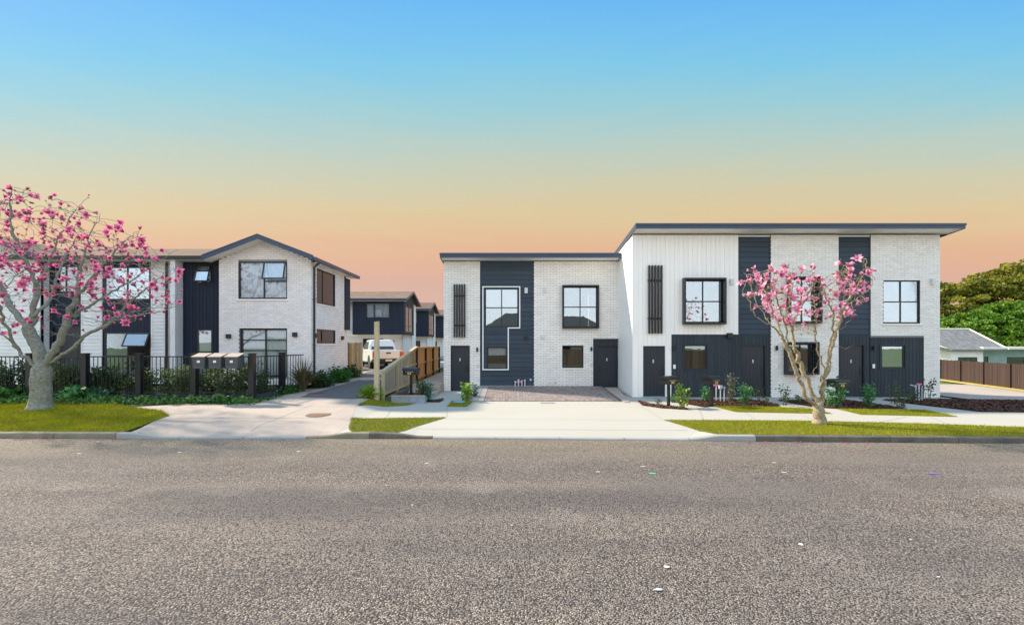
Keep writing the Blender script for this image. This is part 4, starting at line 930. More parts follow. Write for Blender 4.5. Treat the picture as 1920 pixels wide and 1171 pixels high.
# ------------------------------------------------------------------ black picket fence on the left
def picket(name, p, q, label, posts_at, group, z_extra=0.):
    p, q = Vector((*p, 0)), Vector((*q, 0)); L_ = (q - p).length; d = (q - p).normalized(); n = Vector((d.y, -d.x, 0))
    f = Fr(p, d, n); t = thing(name, (p.x, p.y, G(p.x, p.y)), label, 'fence', group)
    zg_ = lambda a: G(*(p + d * a).xy)
    zt_, zl_ = 1.80, .52
    b = B(); f.box(b, 0, L_, -.02, .02, zt_ - .02, zt_ + .02); b.build('rail', 'black_metal', t)
    b = B(); f.box(b, 0, L_, -.02, .02, zl_ - .02, zl_ + .02); b.build('rail', 'black_metal', t)
    b = B(); f.box(b, 0, L_, -.03, .03, min(zg_(0), zg_(L_)) - .2, zl_ - .07); b.build('plinth', 'dark_clad', t)
    me = B().box(-.009, .009, -.009, .009, zl_ + .02, zt_ - .02).mesh('picket', 'black_metal'); k = int(L_ / .145)
    for i in range(1, k):
        inst('picket', me, (p + d * (L_ * i / k)), t)
    for a in posts_at:
        c = p + d * a; b = B(); f.box(b, a - .09, a + .09, -.09, .09, zg_(a) - .3, 1.89); po = b.build('post', 'black_metal', t)
        b = B(); f.box(b, a - .12, a + .12, -.12, .12, 1.892, 1.915); f.box(b, a - .08, a + .08, -.08, .08, 1.915, 1.93); b.build('post_cap', 'black_metal', po)
    return t
YF = 16.2; XF = ux(YF)
picket('picket_fence', (XF(-60), YF), (XF(160), YF), 'black metal picket fence stretch behind the big magnolia trunk', [0.2, XF(57) - XF(-60)], 'black picket fence panels')
picket('picket_fence', (XF(160) + .0, YF), (XF(473), YF), 'black metal picket fence stretch under the three grey letterboxes', [0, XF(262) - XF(160), XF(365) - XF(160), XF(473) - XF(160)], 'black picket fence panels')
picket('picket_fence', (XF(473) + .03, YF + .1), (-8.62, 18.8), 'short black picket fence return running back to the gable wall behind the flax', [1.35], 'black picket fence panels')
# letterboxes on the fence
def letterbox(u0, u1, lab):
    Y_ = YF - .12; X_ = ux(Y_); Z_ = vz(Y_); x0, x1 = X_(u0 + 1), X_(u1 - 2); z0, z1 = Z_(689.5), Z_(669)
    t = thing('letterbox', ((x0 + x1) / 2, Y_, z0), lab, 'letterbox', 'grey letterboxes on the black fence')
    dp = .34; b = B(); b.extrude([(x0 + .02, Y_ - dp, z0), (x1 - .02, Y_ - dp, z0), (x1, Y_ - dp, z1), (x0, Y_ - dp, z1)], (0, dp, 0)); b.build('box', 'mail_grey', t)
    b = B(); b.quadbox([(x0 - .02, Y_ - dp - .04, z1 + .003), (x1 + .02, Y_ - dp - .04, z1 + .003), (x1 + .02, Y_ + .02, z1 + .12), (x0 - .02, Y_ + .02, z1 + .12), (x0 - .02, Y_ - dp - .04, z1 + .028), (x1 + .02, Y_ - dp - .04, z1 + .028), (x1 + .02, Y_ + .02, z1 + .145), (x0 - .02, Y_ + .02, z1 + .145)]); b.build('lid', 'mail_lid', t)
    B().box(x0 + .002, x1 - .002, Y_ - .1, Y_ - .001, z1 + .001, z1 + .09).build('neck', 'mail_grey', t)
    c = (x0 + x1) / 2; B().box(c - .05, c + .05, Y_ - dp - .008, Y_ - dp - .0005, z0 + .2, z0 + .28).build('number_plate', 'number', t)
    B().box(x0 + .06, x1 - .06, Y_ - dp - .005, Y_ - dp - .0005, z0 + .135, z0 + .145).build('door_seam', 'black_metal', t)
letterbox(372, 398, 'grey letterbox on the black fence, leftmost of three'); letterbox(401.5, 428, 'grey letterbox on the black fence, middle of three'); letterbox(432, 459, 'grey letterbox on the black fence, rightmost of three by the gate post')

# ------------------------------------------------------------------ timber paling fence up the drive
FX = -4.93
pf = thing('paling_fence', (FX, 17.3, .2), 'raking timber paling fence between the left drive and the low townhouse', 'fence')
ztop = lambda y: 1.19 + (2.08 - 1.19) * min(1, max(0, (y - 17.3) / 6.0))
y = 17.32; i = 0
while y < 31:
    w_ = .148; zz0, zz1 = .26 + max(0, .03 * (y - 23)), ztop(y)
    m = 'timber_grey' if y < 22.9 else 'timber_new'
    h0, h1 = zz1, ztop(y + w_); dd = rnd.uniform(-.004, .004)
    b = B(); b.quadbox([(FX - .035 + dd, y, zz0), (FX - .016 + dd, y, zz0), (FX - .016 + dd, y + w_, zz0), (FX - .035 + dd, y + w_, zz0), (FX - .035 + dd, y, h0 + rnd.uniform(-.012, .006)), (FX - .016 + dd, y, h0), (FX - .016 + dd, y + w_, h1), (FX - .035 + dd, y + w_, h1)])
    b.build('paling', m, pf); y += w_ + rnd.uniform(.002, .012); i += 1
for yy in (17.26, 19.4, 21.4, 23.4, 25.8, 28.2, 30.6):
    b = B(); b.box(FX - .012, FX + .09, yy - .05, yy + .05, -.1, ztop(yy) - (.0 if yy < 18 else .05)); b.build('post', 'timber_pale' if yy < 22 else 'timber_brown', pf)
def rail(yA, yB, zA, zB, m, h=.09, x0=FX + .0, x1=FX + .05):
    b = B(); b.quadbox([(x0, yA, zA), (x1, yA, zA), (x1, yB, zB), (x0, yB, zB), (x0, yA, zA + h), (x1, yA, zA + h), (x1, yB, zB + h), (x0, yB, zB + h)]); b.build('rail', m, pf)
rail(17.2, 23.4, ztop(17.2) + .005, ztop(23.4) + .005, 'timber_pale', .035, FX - .06, FX + .1); rail(17.3, 23.35, ztop(17.3) - .13, ztop(23.3) - .13, 'timber_pale', .1, FX - .01, FX + .05)
rail(17.3, 23.35, .29, .29, 'timber_pale'); rail(20.6, 23.35, 1.14, 1.18, 'timber_pale')
rail(23.45, 31, ztop(24) - .1, ztop(24) - .1, 'timber_new'); rail(23.45, 31, 1.17, 1.22, 'timber_new'); rail(23.45, 31, .36, .55, 'timber_new')
# tall pole at the drive's edge
b = B(); px_, py_ = (706.5 - U0) * 16.9 / F, 16.9; b.quadbox([(px_ - .085, py_ - .08, -.1), (px_ + .085, py_ - .08, -.1), (px_ + .085, py_ + .08, -.1), (px_ - .085, py_ + .08, -.1), (px_ - .075, py_ - .075, 3.07), (px_ + .08, py_ - .075, 3.09), (px_ + .08, py_ + .075, 3.09), (px_ - .075, py_ + .075, 3.07)])
b.build('timber_post', 'timber_pale', label='tall weathered timber post standing alone at the end of the paling fence', cat='post')
# gate panel of palings between gable house and pickup
gp = thing('timber_screen', (-8.4, 24, .7), 'brown paling screen at the rear corner of the gable house beside the pickup', 'fence')
for i in range(6):
    xa = -8.88 + i * .148; b = B(); b.box(xa, xa + .14, 24.0 + (.02 if i % 2 else 0), 24.02 + (.02 if i % 2 else 0), .66, H - (642 - V0) * 24 / F + rnd.uniform(-.02, .02)); b.build('paling', 'timber_grey' if i in (1, 4) else 'timber_new', gp)
B().box(-8.0, -7.9, 23.97, 24.08, .5, 2.33).build('post', 'timber_pale', gp)
for z in (.9, 1.9): B().box(-8.88, -8.0, 24.045, 24.09, z, z + .09).build('rail', 'timber_pale', gp)

# retaining wall, planter, steps between fence and low townhouse
rw_ = thing('retaining_wall', (-4.6, 20, 0), 'dark timber sleeper retaining wall at the foot of the paling fence', 'wall')
for k_ in range(3):
    for j in range(5):
        ya = 17.25 + j * 2.4; b = B(); b.box(-4.72 + .012 * rnd.random(), -4.58 + .02 * rnd.random(), ya + .006, ya + 2.394, -.14 + k_ * .14, -.004 + k_ * .14); b.build('sleeper', 'sleeper', rw_)
for j in range(6): B().box(-4.565, -4.48, 17.6 + j * 2.0, 17.7 + j * 2.0, -.1, .24).build('post', 'sleeper', rw_)
pb = thing('planter_box', (-3.9, 17.3, 0), 'low blue grey concrete planter edge behind the leftmost post letterbox', 'planter')
B().box(-4.56, -3.30, 17.18, 17.32, -.1, .26).build('front_wall', 'foundation', pb); B().box(-4.57, -3.29, 17.16, 17.34, .262, .30).build('capping', 'concrete_old', pb)
B().box(-3.42, -3.30, 17.321, 19.4, -.1, .20).build('side_wall', 'foundation', pb); B().box(-4.56, -3.43, 17.33, 19.4, -.1, .17).build('soil_fill', 'soil', pb)
st = thing('steps', (-3.8, 20.4, 0), 'flight of narrow concrete steps left of the low townhouse corner', 'steps')
for i in range(5): B().box(-4.55, -3.27, 19.45 + i * .33, 19.45 + (i + 1) * .33 + .02, -.1, .07 + i * .085).build('step', 'concrete_old', st)
B().box(-4.55, -3.27, 21.13, 29, -.1, .42).build('landing', 'concrete_old', st)

# ------------------------------------------------------------------ letterboxes on posts
def post_box(u, v_base, v_top, lab, ang=0.):
    x_, y_ = g(u, v_base); s = F / y_; zt_ = H - (v_top - V0) / s
    t = thing('post_letterbox', (x_, y_, 0), lab, 'letterbox', 'black letterboxes on posts along the terrace', R(ang)); Rm = Matrix.Translation((x_, y_, 0)) @ Matrix.Rotation(R(ang), 4, 'Z')
    def W(b):
        b.v = [tuple(Rm @ Vector(p)) for p in b.v]; return b
    h = .30; z0 = zt_ - h
    W(B().box(-.04, .04, -.04, .04, -.05, z0)).build('post', 'mail_black', t)
    W(B().box(-.27, .27, -.2, .2, z0, z0 + .185)).build('box', 'mail_black', t)
    n = 10; pr = [(.30 * math.cos(math.pi * k / n), 0, z0 + .19 + .105 * math.sin(math.pi * k / n)) for k in range(n + 1)]
    # lid: shallow curved top along the box
    b = B(); pts = [(-.30, -.23, z0 + .187), (.30, -.23, z0 + .187)]
    prof = [(-.235, .187), (-.235, .20), (-.15, .258), (-.05, .288), (.05, .288), (.15, .258), (.235, .20), (.235, .187)]
    b.extrude([(-.31, p, z0 + q) for p, q in prof], (.62, 0, 0)); W(b).build('lid', 'mail_black', t)
    W(B().box(-.16, .16, -.204, -.2005, z0 + .12, z0 + .14)).build('slot', 'chrome', t)
    for dx in (-.05, .035): W(B().box(dx - .028, dx + .028, -.206, -.2005, z0 + .02, z0 + .095)).build('digit', 'gold', t)
post_box(771, 749.5, 688, 'black post letterbox left of the low townhouse by the paling fence', -8)
post_box(1253.5, 763, 703.5, 'black post letterbox in front of the white boarded door', 28)
post_box(1334.5, 762, 703.5, 'black post letterbox before the charcoal wall, beside the pipe stubs', 30)
post_box(1570.5, 763, 708.5, 'black post letterbox just right of the small magnolia', 12)

# pipe risers in the beds
def risers(items, lab):
    c = items[0]; x_, y_ = g(c[0], c[1]); t = thing('pipe_risers', (x_, y_, 0), lab, 'pipes', 'white service pipes in the garden beds')
    for u, vb, vt, kind in items:
        x_, y_ = g(u, vb); z = H - (vt - V0) * y_ / F; b = B()
        b.tube([(x_, y_, -.02), (x_, y_, z)], .022, 8); b.lathe([(.036, 0), (.036, .05), (.0, .055)], (x_, y_, z), 8); b.build('pipe', 'pvc', t)
        if kind == 'box': B().box(x_ - .06, x_ + .06, y_ - .04, y_ + .04, z - .03, z + .1).build('tap_box', 'pvc', t)
        if kind == 'pink': B().box(x_ - .09, x_ + .09, y_ - .03, y_ + .02, z + .04, z + .10).build('marker', 'pink_tag', t)
        if kind == 'bent':
            B().tube([(x_, y_, z - .02), (x_ - .12, y_ - .02, z + .03), (x_ - .24, y_ - .02, z + .06)], .02, 8).build('spout', 'pvc', t)
risers([(1343, 753, 725, 'pink'), (1351, 754, 727, 'box'), (1358, 754, 727, '')], 'white pipe stubs with a pink marker beside the second letterbox')
risers([(1717.5, 752.5, 724, 'bent'), (1723, 753, 723, 'pink'), (1728.5, 752, 725, '')], 'cluster of white pipe risers by the right end of the terrace')
# small ground covers
def disc(u, v, r, m, name, lab, cat, z=.02, ribs=False):
    x_, y_ = g(u, v); z += G(x_, y_); t = thing(name, (x_, y_, z), lab, cat)
    B().lathe([(r * 1.06, -.02), (r * 1.06, .0), (r, .004)], (x_, y_, z), 28).build('rim', 'mortar' if ribs else m, t)
    if ribs:
        for i in range(-6, 7):
            q = i * r * .14; h = math.sqrt(max(0, (r * .95) ** 2 - q * q)); b = B().box(x_ - h, x_ + h, y_ + q - r * .052, y_ + q + r * .052, z + .003, z + .014); b.build('rib', m, t)
disc(598, 777, .37, 'rust', 'manhole_cover', 'rusty round ribbed manhole cover on the left drive', 'manhole cover', .002, True)
disc(594, 738, .33, 'rust_dark', 'manhole_cover', 'dark reddish manhole cover where the drive turns to asphalt', 'manhole cover', .012, True)
disc(861, 755.5, .23, 'blue_cover', 'valve_cover', 'pale blue round valve cover in the tiny lawn by the pad', 'valve cover', .06)
disc(1661, 763.5, .1, 'teal_cap', 'utility_cover', 'small teal utility cover in the mulch right of the small magnolia', 'valve cover', .045)

# ------------------------------------------------------------------ brown fence on the right
bf = thing('brown_fence', (32, 28.4, -.6), 'long dark brown vertical board fence on the right in front of the bungalow', 'fence')
P1, P2 = Vector((34.8, 36.9, 0)), Vector((32.0, 28.4, 0)); dd = (P2 - P1).normalized(); Lf = (P2 - P1).length + 7
a = -4.0; nn = Vector((dd.y, -dd.x, 0)); f = Fr(P1, dd, nn)
while a < Lf:
    c = P1 + dd * a; z0 = -.62 - .0 * a; z1 = .95 + rnd.uniform(-.02, .02) - .0 * a; t_ = rnd.uniform(-.006, .006)
    b = B(); f.box(b, a, a + .155, -.012 + t_, .012 + t_, z0 - .08, z1); b.build('paling', 'timber_brown', bf); a += .165
for z in (-.3, .6): b = B(); f.box(b, -4, Lf, -.07, -.02, z, z + .09); b.build('rail', 'timber_brown', bf)
b = B(); 
for k_ in range(5): 
    b = B(); f.box(b, k_ * 2.6 - .05, k_ * 2.6 + .05, .014, .10, -.75, .97); b.build('post', 'timber_brown', bf)

# ------------------------------------------------------------------ pickup
def pickup():
    yaw = R(90 + 28); loc = Vector((-7.42, 27.3, .71))
    t = thing('pickup_truck', loc, 'white double cab pickup parked at the end of the left drive', 'pickup', None, yaw); Rm = Matrix.Translation(loc) @ Matrix.Rotation(yaw, 4, 'Z')
    def W(b): b.v = [tuple(Rm @ Vector(p)) for p in b.v]; return b
    # local: x forward, rear bumper at x=0
    def arch(cx, r, z0): return [(cx + r * math.cos(a), z0 + r * math.sin(a)) for a in [math.pi * k / 10 for k in range(10, -1, -1)]]
    prof = [(0.02, .62), (0.0, 1.12), (1.55, 1.16), (1.6, 1.14), (3.6, 1.16), (4.9, 1.02), (5.12, .85), (5.12, .48), (4.72, .42)]
    prof += [(q[0], q[1]) for q in reversed(arch(4.25, .43, .42))] + [(1.60, .42)] + [(q[0], q[1]) for q in reversed(arch(1.12, .43, .42))] + [(.5, .5)]
    b = B()
    for s_ in (-1, 1):
        pass
    layers = [(-.93, .03), (-.88, 0), (.88, 0), (.93, .03)]; cx, cz = 2.5, .8; k = len(prof); n0 = 0
    for yv, ins in layers:
        for (x_, z_) in prof: b.v.append((x_ + (cx - x_) * ins * .15, yv, z_ + (cz - z_) * ins * .8))
    for i in range(3):
        for j in range(k): j2 = (j + 1) % k; b.f.append((i * k + j, i * k + j2, (i + 1) * k + j2, (i + 1) * k + j))
    b.f.append(tuple(range(k - 1, -1, -1))); b.f.append(tuple(range(3 * k, 4 * k)))
    body = W(b).build('body', 'car_white', t)
    # cab: tapered greenhouse with rounded roof
    def ring(x0, x1, yv, z, c=.08): return [(x0 + c, -yv, z), (x1 - c, -yv, z), (x1, -yv + c, z), (x1, yv - c, z), (x1 - c, yv, z), (x0 + c, yv, z), (x0, yv - c, z), (x0, -yv + c, z)]
    b = B(); rs = [ring(1.52, 3.75, .87, 1.12), ring(1.66, 3.25, .80, 1.48), ring(1.78, 2.95, .73, 1.74, .12), ring(1.95, 2.8, .62, 1.80, .15)]
    for r_ in rs: b.v += r_
    for i in range(3):
        for j in range(8): j2 = (j + 1) % 8; b.f.append((i * 8 + j, i * 8 + j2, i * 8 + 8 + j2, i * 8 + 8 + j))
    b.f.append(tuple(range(24, 32))); W(b).build('cab', 'car_white', t)
    def pane(pts): b = B(); b.extrude(pts, (0, 0, .004)); W(b).build('window', 'car_glass', t)
    pane([(1.535, -.70, 1.19), (1.535, .70, 1.19), (1.755, .60, 1.66), (1.755, -.60, 1.66)])
    for s_ in (-1, 1):
        pane([(1.82, s_ * .875, 1.2), (2.45, s_ * .875, 1.2), (2.45, s_ * .765, 1.66), (1.98, s_ * .765, 1.66)]); pane([(2.52, s_ * .875, 1.2), (3.4, s_ * .875, 1.2), (2.95, s_ * .765, 1.66), (2.52, s_ * .765, 1.66)])
    W(B().box(-.045, .004, -.66, .66, .66, 1.10)).build('tailgate', 'car_white', t)
    W(B().box(-.06, -.046, -.14, .14, .94, 1.02)).build('tailgate_handle', 'car_dark', t); W(B().box(-.054, -.046, -.07, .07, .80, .85)).build('badge', 'chrome', t)
    for s_ in (-1, 1):
        W(B().box(-.03, .1, s_ * .81 - .115, s_ * .81 + .115, .70, 1.08)).build('tail_light', 'tail_red', t)
        W(B().box(-.034, -.031, s_ * .81 - .1, s_ * .81 + .1, .98, 1.05)).build('indicator', 'tail_orange', t)
        W(B().box(3.2, 3.35, s_ * 1.0 - .09, s_ * 1.0 + .09, 1.14, 1.32)).build('wing_mirror', 'car_white', t)
        W(B().box(2.0, 2.15, s_ * .938 - .015, s_ * .938 + .015, 1.0, 1.03)).build('door_handle', 'chrome', t)
        b = B(); b.box(1.6, 3.7, s_ * .9 - .07, s_ * .9 + .07, .36, .41); W(b).build('side_step', 'car_dark', t)
    W(B().box(-.14, .12, -.86, .86, .45, .63)).build('rear_bumper', 'car_dark', t); W(B().box(-.148, -.141, -.2, .2, .49, .60)).build('number_plate', 'plate', t)
    W(B().box(.3, 4.8, -.78, .78, .34, .5)).build('chassis', 'car_dark', t)
    for cx_ in (1.12, 4.25):
        for s_ in (-1, 1):
            b = B(); b.lathe([(.30, -.11), (.365, -.10), (.38, -.05), (.38, .05), (.365, .10), (.30, .11)], (cx_, s_ * .8, .38), 24, 'y'); wh = W(b).build('tyre', 'tyre', t)
            b = B(); b.lathe([(.24, -.115), (.25, -.09), (.25, .09), (.24, .115)], (cx_, s_ * .8, .38), 20, 'y'); b.v = b.v
            W(b).build('rim', 'rim', wh); b = B()
            for j in range(6):
                th = math.pi * j / 3 + .2; yo = s_ * (.8 + .118 if True else 0); c_, s2 = math.cos(th), math.sin(th)
                b.quadbox([(cx_ + c_ * .09 - s2 * .05, yo - .004, .38 + s2 * .09 + c_ * .05), (cx_ + c_ * .22 - s2 * .06, yo - .004, .38 + s2 * .22 + c_ * .06), (cx_ + c_ * .22 + s2 * .06, yo - .004, .38 + s2 * .22 - c_ * .06), (cx_ + c_ * .09 + s2 * .05, yo - .004, .38 + s2 * .09 - c_ * .05)] + [(p[0], yo + .004, p[1]) for p in [(cx_ + c_ * .09 - s2 * .05, .38 + s2 * .09 + c_ * .05), (cx_ + c_ * .22 - s2 * .06, .38 + s2 * .22 + c_ * .06), (cx_ + c_ * .22 + s2 * .06, .38 + s2 * .22 - c_ * .06), (cx_ + c_ * .09 + s2 * .05, .38 + s2 * .09 - c_ * .05)]])
            W(b).build('spoke_gap', 'tyre', wh)
mat('car_glass', (.012, .013, .015), .06, spec=.8)
pickup()

# ------------------------------------------------------------------ magnolias
def grow(base, limbs, attr, step, infl, kill, iters, jit, rs):
    N = [Vector(base)]; Pn = [-1]
    for pts in limbs:
        pts = [Vector(p) for p in pts]; k = min(range(len(N)), key=lambda i: (N[i] - pts[0]).length)
        cur = k; prev = N[k]
        chain = [prev] + pts if (pts[0] - prev).length > .05 else [prev] + pts[1:]
        for a, c in zip(chain[:-1], chain[1:]):
            n = max(1, int(round((c - a).length / step)))
            for i in range(1, n + 1):
                q = a.lerp(c, i / n) + (Vector((rs.normal(), rs.normal(), rs.normal())) * jit if i < n else Vector()); N.append(q); Pn.append(cur); cur = len(N) - 1
    A = np.array(attr); P = np.array([tuple(p) for p in N]); par = list(Pn)
    d = np.linalg.norm(A[:, None, :] - P[None, :, :], axis=2); near = d.argmin(1); md = d.min(1); alive = md > kill * .6
    for it in range(iters):
        ok = alive & (md < infl)
        if not ok.any(): break
        new, kids = [], []
        for k in np.unique(near[ok]):
            s = ok & (near == k); v = ((A[s] - P[k]) / md[s][:, None]).sum(0); v = v / max(1e-6, np.linalg.norm(v)) + np.array([0, 0, .12]) + rs.normal(size=3) * .22; L_ = np.linalg.norm(v)
            q = P[k] + v / L_ * step
            if np.linalg.norm(P - q, axis=1).min() > step * .4: new.append(q); kids.append(k)
            else: alive[s & (md < step * 1.6)] = False
        if not new: break
        n0 = len(P); P = np.vstack([P, np.array(new)]); par += [int(k) for k in kids]
        d = np.linalg.norm(A[:, None, :] - P[None, n0:, :], axis=2); m2 = d.min(1); w2 = m2 < md
        near[w2] = d.argmin(1)[w2] + n0; md = np.minimum(md, m2); alive &= md > kill
    return P, np.array(par)
def tree_mesh(P, par, R0, rt):
    n = len(P); ch = [[] for _ in range(n)]
    for i in range(1, n): ch[par[i]].append(i)
    tips = [i for i in range(n) if not ch[i]]; e = math.log(len(tips)) / math.log(R0 / rt)
    acc = np.zeros(n)
    for i in range(n - 1, -1, -1):
        if not ch[i]: acc[i] = rt ** e
        if i: acc[par[i]] += acc[i]
    r = acc ** (1 / e); r = np.maximum(rt, R0 * (r / R0) ** 1.3); r = r * (1 + .55 * np.exp(-np.maximum(0, P[:, 2] - P[0, 2]) / .13) * (r > R0 * .5)); big, small = B(), B(); st = [(0, None)]
    while st:
        i, start = st.pop(); pts, rad = ([P[start]], [min(r[start] * .9, r[i] * 1.15)]) if start is not None else ([], []); j = i
        while True:
            pts.append(P[j]); rad.append(r[j])
            if not ch[j]: rad[-1] *= .6; break
            k = max(ch[j], key=lambda c: r[c])
            for c in ch[j]:
                if c != k: st.append((c, j))
            j = k
        if len(pts) < 2: continue
        m = rad[min(1, len(rad) - 1)]
        if m > .035: big.tube(pts, rad, 9)
        else: small.tube(pts, rad, 5 if m > .012 else 4, False)
    return big, small, tips, r
def blossom(seed, openness, size):
    rs = random.Random(seed); V, Fc, T = [], [], []; n = rs.choice((6, 7, 8))
    for i in range(n):
        th = 2 * math.pi * i / n + rs.uniform(-.2, .2); op = openness * (1.0 if i % 2 else .65) + rs.uniform(-.12, .12); L_ = size * rs.uniform(.85, 1.1); wd = L_ * .27
        o = len(V); nr = 5
        for k in range(nr):
            s = k / (nr - 1); ang = op * (s ** 1.3) * 1.35; rad = L_ * s * math.sin(.25 + ang * .75); zz = L_ * s * math.cos(ang * .72); ww = wd * math.sin(math.pi * (.10 + .86 * s)) ** .8 * (1 if k < nr - 1 else .5)
            for q in (-1, 0, 1):
                a = Vector((rad - (.0 if q == 0 else -.12 * ww), q * ww, zz + (.0 if q == 0 else .05 * ww)))
                V.append((a.x * math.cos(th) - a.y * math.sin(th), a.x * math.sin(th) + a.y * math.cos(th), a.z)); T.append(s)
        for k in range(nr - 1):
            for q in range(2): p = o + k * 3 + q; Fc.append((p, p + 1, p + 4, p + 3))
    return V, Fc, T
def blossom_mesh(seed, openness, size, m):
    V, Fc, T = blossom(seed, openness, size); me = bpy.data.meshes.new('blossom'); me.from_pydata(V, [], Fc); me.materials.append(M[m])
    at = me.attributes.new('tip', 'FLOAT', 'POINT'); at.data.foreach_set('value', [min(1, t ** 1.2 + .05) for t in T]); me.shade_smooth(); return me
def leaf_cloud(pts, nrm, size, rs, fold=.25, asp=.42):
    n = len(pts); a = rs.normal(size=(n, 3)); a += nrm * .6; a /= np.linalg.norm(a, axis=1)[:, None]
    b = np.cross(a, rs.normal(size=(n, 3))); b /= np.linalg.norm(b, axis=1)[:, None]; L_ = size * (.6 + .8 * rs.random(n))[:, None]; c = np.cross(a, b)
    V = np.zeros((n, 4, 3)); V[:, 0] = pts; V[:, 1] = pts + a * L_ * .5 + b * L_ * asp + c * L_ * fold * .3; V[:, 2] = pts + a * L_; V[:, 3] = pts + a * L_ * .5 - b * L_ * asp + c * L_ * fold * .3
    return V.reshape(-1, 3)
def magnolia(base, limbs, attr, bark, petal, nb, R0, size, label, seed, keep, group, step=.13, infl=.95, kill=.24, extra=0):
    rs = np.random.default_rng(seed); P, par = grow(base, limbs, attr, step, infl, kill, 80, .02, rs)
    big, small, tips, r = tree_mesh(P, par, R0, .0065); t = thing('magnolia_tree', base, label, 'tree', group)
    big.build('trunk', bark, t, True); small.build('twigs', bark, t, True)
    ms = [blossom_mesh(seed * 10 + i, o, size * s, petal) for i, (o, s) in enumerate(((.45, 1), (.75, 1.05), (1.05, 1.1), (.25, .85), (.6, .95), (.15, .6)))]
    cand = [i for i in tips if keep(P[i])]; rs.shuffle(cand); k = 0; sv, sf, sa = [], [], []; BL = [blossom(seed * 10 + i, o, size * q) for i, (o, q) in enumerate(((.3, .8), (.6, .9), (.15, .55), (.9, .9)))]; lv = []
    for i in cand:
        d = Vector(P[i] - P[par[i]]).normalized(); d = (d + Vector((rs.normal() * .35, rs.normal() * .35, .45))).normalized()
        if k < nb and (extra == 0 or rs.random() < .62):
            for rep in range(1 if rs.random() < .8 else 2):
                if k >= nb: break
                dr = (d + Vector((rs.normal(), rs.normal(), rs.normal())) * .35 * rep).normalized()
                inst('blossom', ms[int(rs.integers(0, 6))], Vector(P[i]) + dr * .01 * rep - d * .06 * rep, t, dr.to_track_quat('Z', 'Y').to_euler(), float(rs.uniform(.7, 1.15))); k += 1
        elif len(sf) < extra * 56:
            V_, F_, T_ = BL[int(rs.integers(0, 4))]; mt = Matrix.Translation(P[i]) @ d.to_track_quat('Z', 'Y').to_matrix().to_4x4() @ Matrix.Scale(float(rs.uniform(.6, 1)), 4); o = len(sv)
            sv += [tuple(mt @ Vector(q)) for q in V_]; sf += [tuple(o + x for x in q) for q in F_]; sa += T_
        else: lv.append(P[i])
        if rs.random() < .35: lv.append(P[i] + rs.normal(size=3) * .04)
    if sf:
        o = npmesh('blossoms', sv, sf, petal, t, True, kind='stuff'); at = o.data.attributes.new('tip', 'FLOAT', 'POINT'); at.data.foreach_set('value', [min(1, q ** 1.2 + .05) for q in sa])
    if lv:
        V_ = leaf_cloud(np.array(lv), np.tile([0, 0, .8], (len(lv), 1)), .075, rs, asp=.3); npmesh('young_leaves', V_, np.arange(len(V_)).reshape(-1, 4), 'leaf_bronze', t, kind='stuff')
    return t, P, tips
def Lpts(Y0, pts, dep):
    out_ = []
    for i, (u, v) in enumerate(pts):
        y_ = Y0 + dep[0] + (dep[1] - dep[0]) * i / max(1, len(pts) - 1); out_.append(((u - U0) * y_ / F, y_, H - (v - V0) * y_ / F))
    return out_
YT = 14.6
bl = (*[(75 - U0) * YT / F, YT], G((75 - U0) * YT / F, YT) - .03)
limbs = [Lpts(YT, [(76, 740), (78, 697)], (0, 0)), Lpts(YT, [(78, 697), (38, 661), (17, 636), (-12, 612), (-50, 570), (-80, 530)], (0, -.9)),
    Lpts(YT, [(78, 697), (74, 660), (53, 616), (62, 593), (68, 533), (90, 499), (111, 444), (145, 388), (166, 367)], (0, .5)),
    Lpts(YT, [(53, 616), (21, 576), (8, 550), (-15, 520), (-25, 470)], (.1, 1.0)), Lpts(YT, [(68, 533), (45, 485), (22, 435), (18, 375), (22, 350)], (.2, -.6)),
    Lpts(YT, [(80, 690), (115, 636), (128, 593), (141, 559), (150, 500), (168, 440), (188, 400)], (0, -.5)), Lpts(YT, [(128, 593), (170, 572), (205, 550), (256, 520), (299, 486), (333, 468)], (-.1, .8)),
    Lpts(YT, [(80, 692), (141, 649), (162, 627), (205, 606), (239, 593), (290, 587), (338, 573)], (0, -.4)), Lpts(YT, [(141, 559), (190, 500), (230, 455), (262, 430)], (-.2, -1.2)),
    Lpts(YT, [(62, 593), (95, 560), (110, 510), (140, 450)], (.1, 1.4)), Lpts(YT, [(38, 661), (5, 600), (-10, 540)], (-.1, -1.3)), Lpts(YT, [(205, 606), (250, 560), (300, 520), (320, 500)], (-.1, -1.0))]
rs = np.random.default_rng(3); attr = []
while len(attr) < 2100:
    u, v, dy = rs.uniform(-90, 345), rs.uniform(345, 640), rs.uniform(-2.2, 2.2)
    e = ((u - 80) / 268) ** 2 + (dy / 2.3) ** 2 * .8
    if e > 1: continue
    top = 345 + 150 * max(0, (u - 30) / 310) ** 1.6 + 60 * (dy / 2.2) ** 2 + 90 * max(0, (-u - 20) / 150); bot = 640 - 60 * max(0, (u - 120) / 200)
    if v < top or v > bot: continue
    if v > 560 and abs(u - 80) < 110 and rs.random() < .8: continue
    y_ = YT + dy; attr.append(((u - U0) * y_ / F, y_, H - (v - V0) * y_ / F))
magnolia(bl, limbs, attr, 'bark_left', 'petal_left', 300, .27, .15, 'large spreading magnolia with pink blossom on the left lawn', 31, lambda p: p[2] > 2.6 and p[0] > -18.5, 'flowering magnolia trees', .12, .9, .17, 420)
YM = 12.8; cx6 = lambda x, y: (1370 + x / 2.79, 400 + y / 2.79)
L6 = lambda pts, dep: Lpts(YM, [cx6(*p) for p in pts], dep)
br = ((1536.5 - U0) * YM / F, YM, -.02)
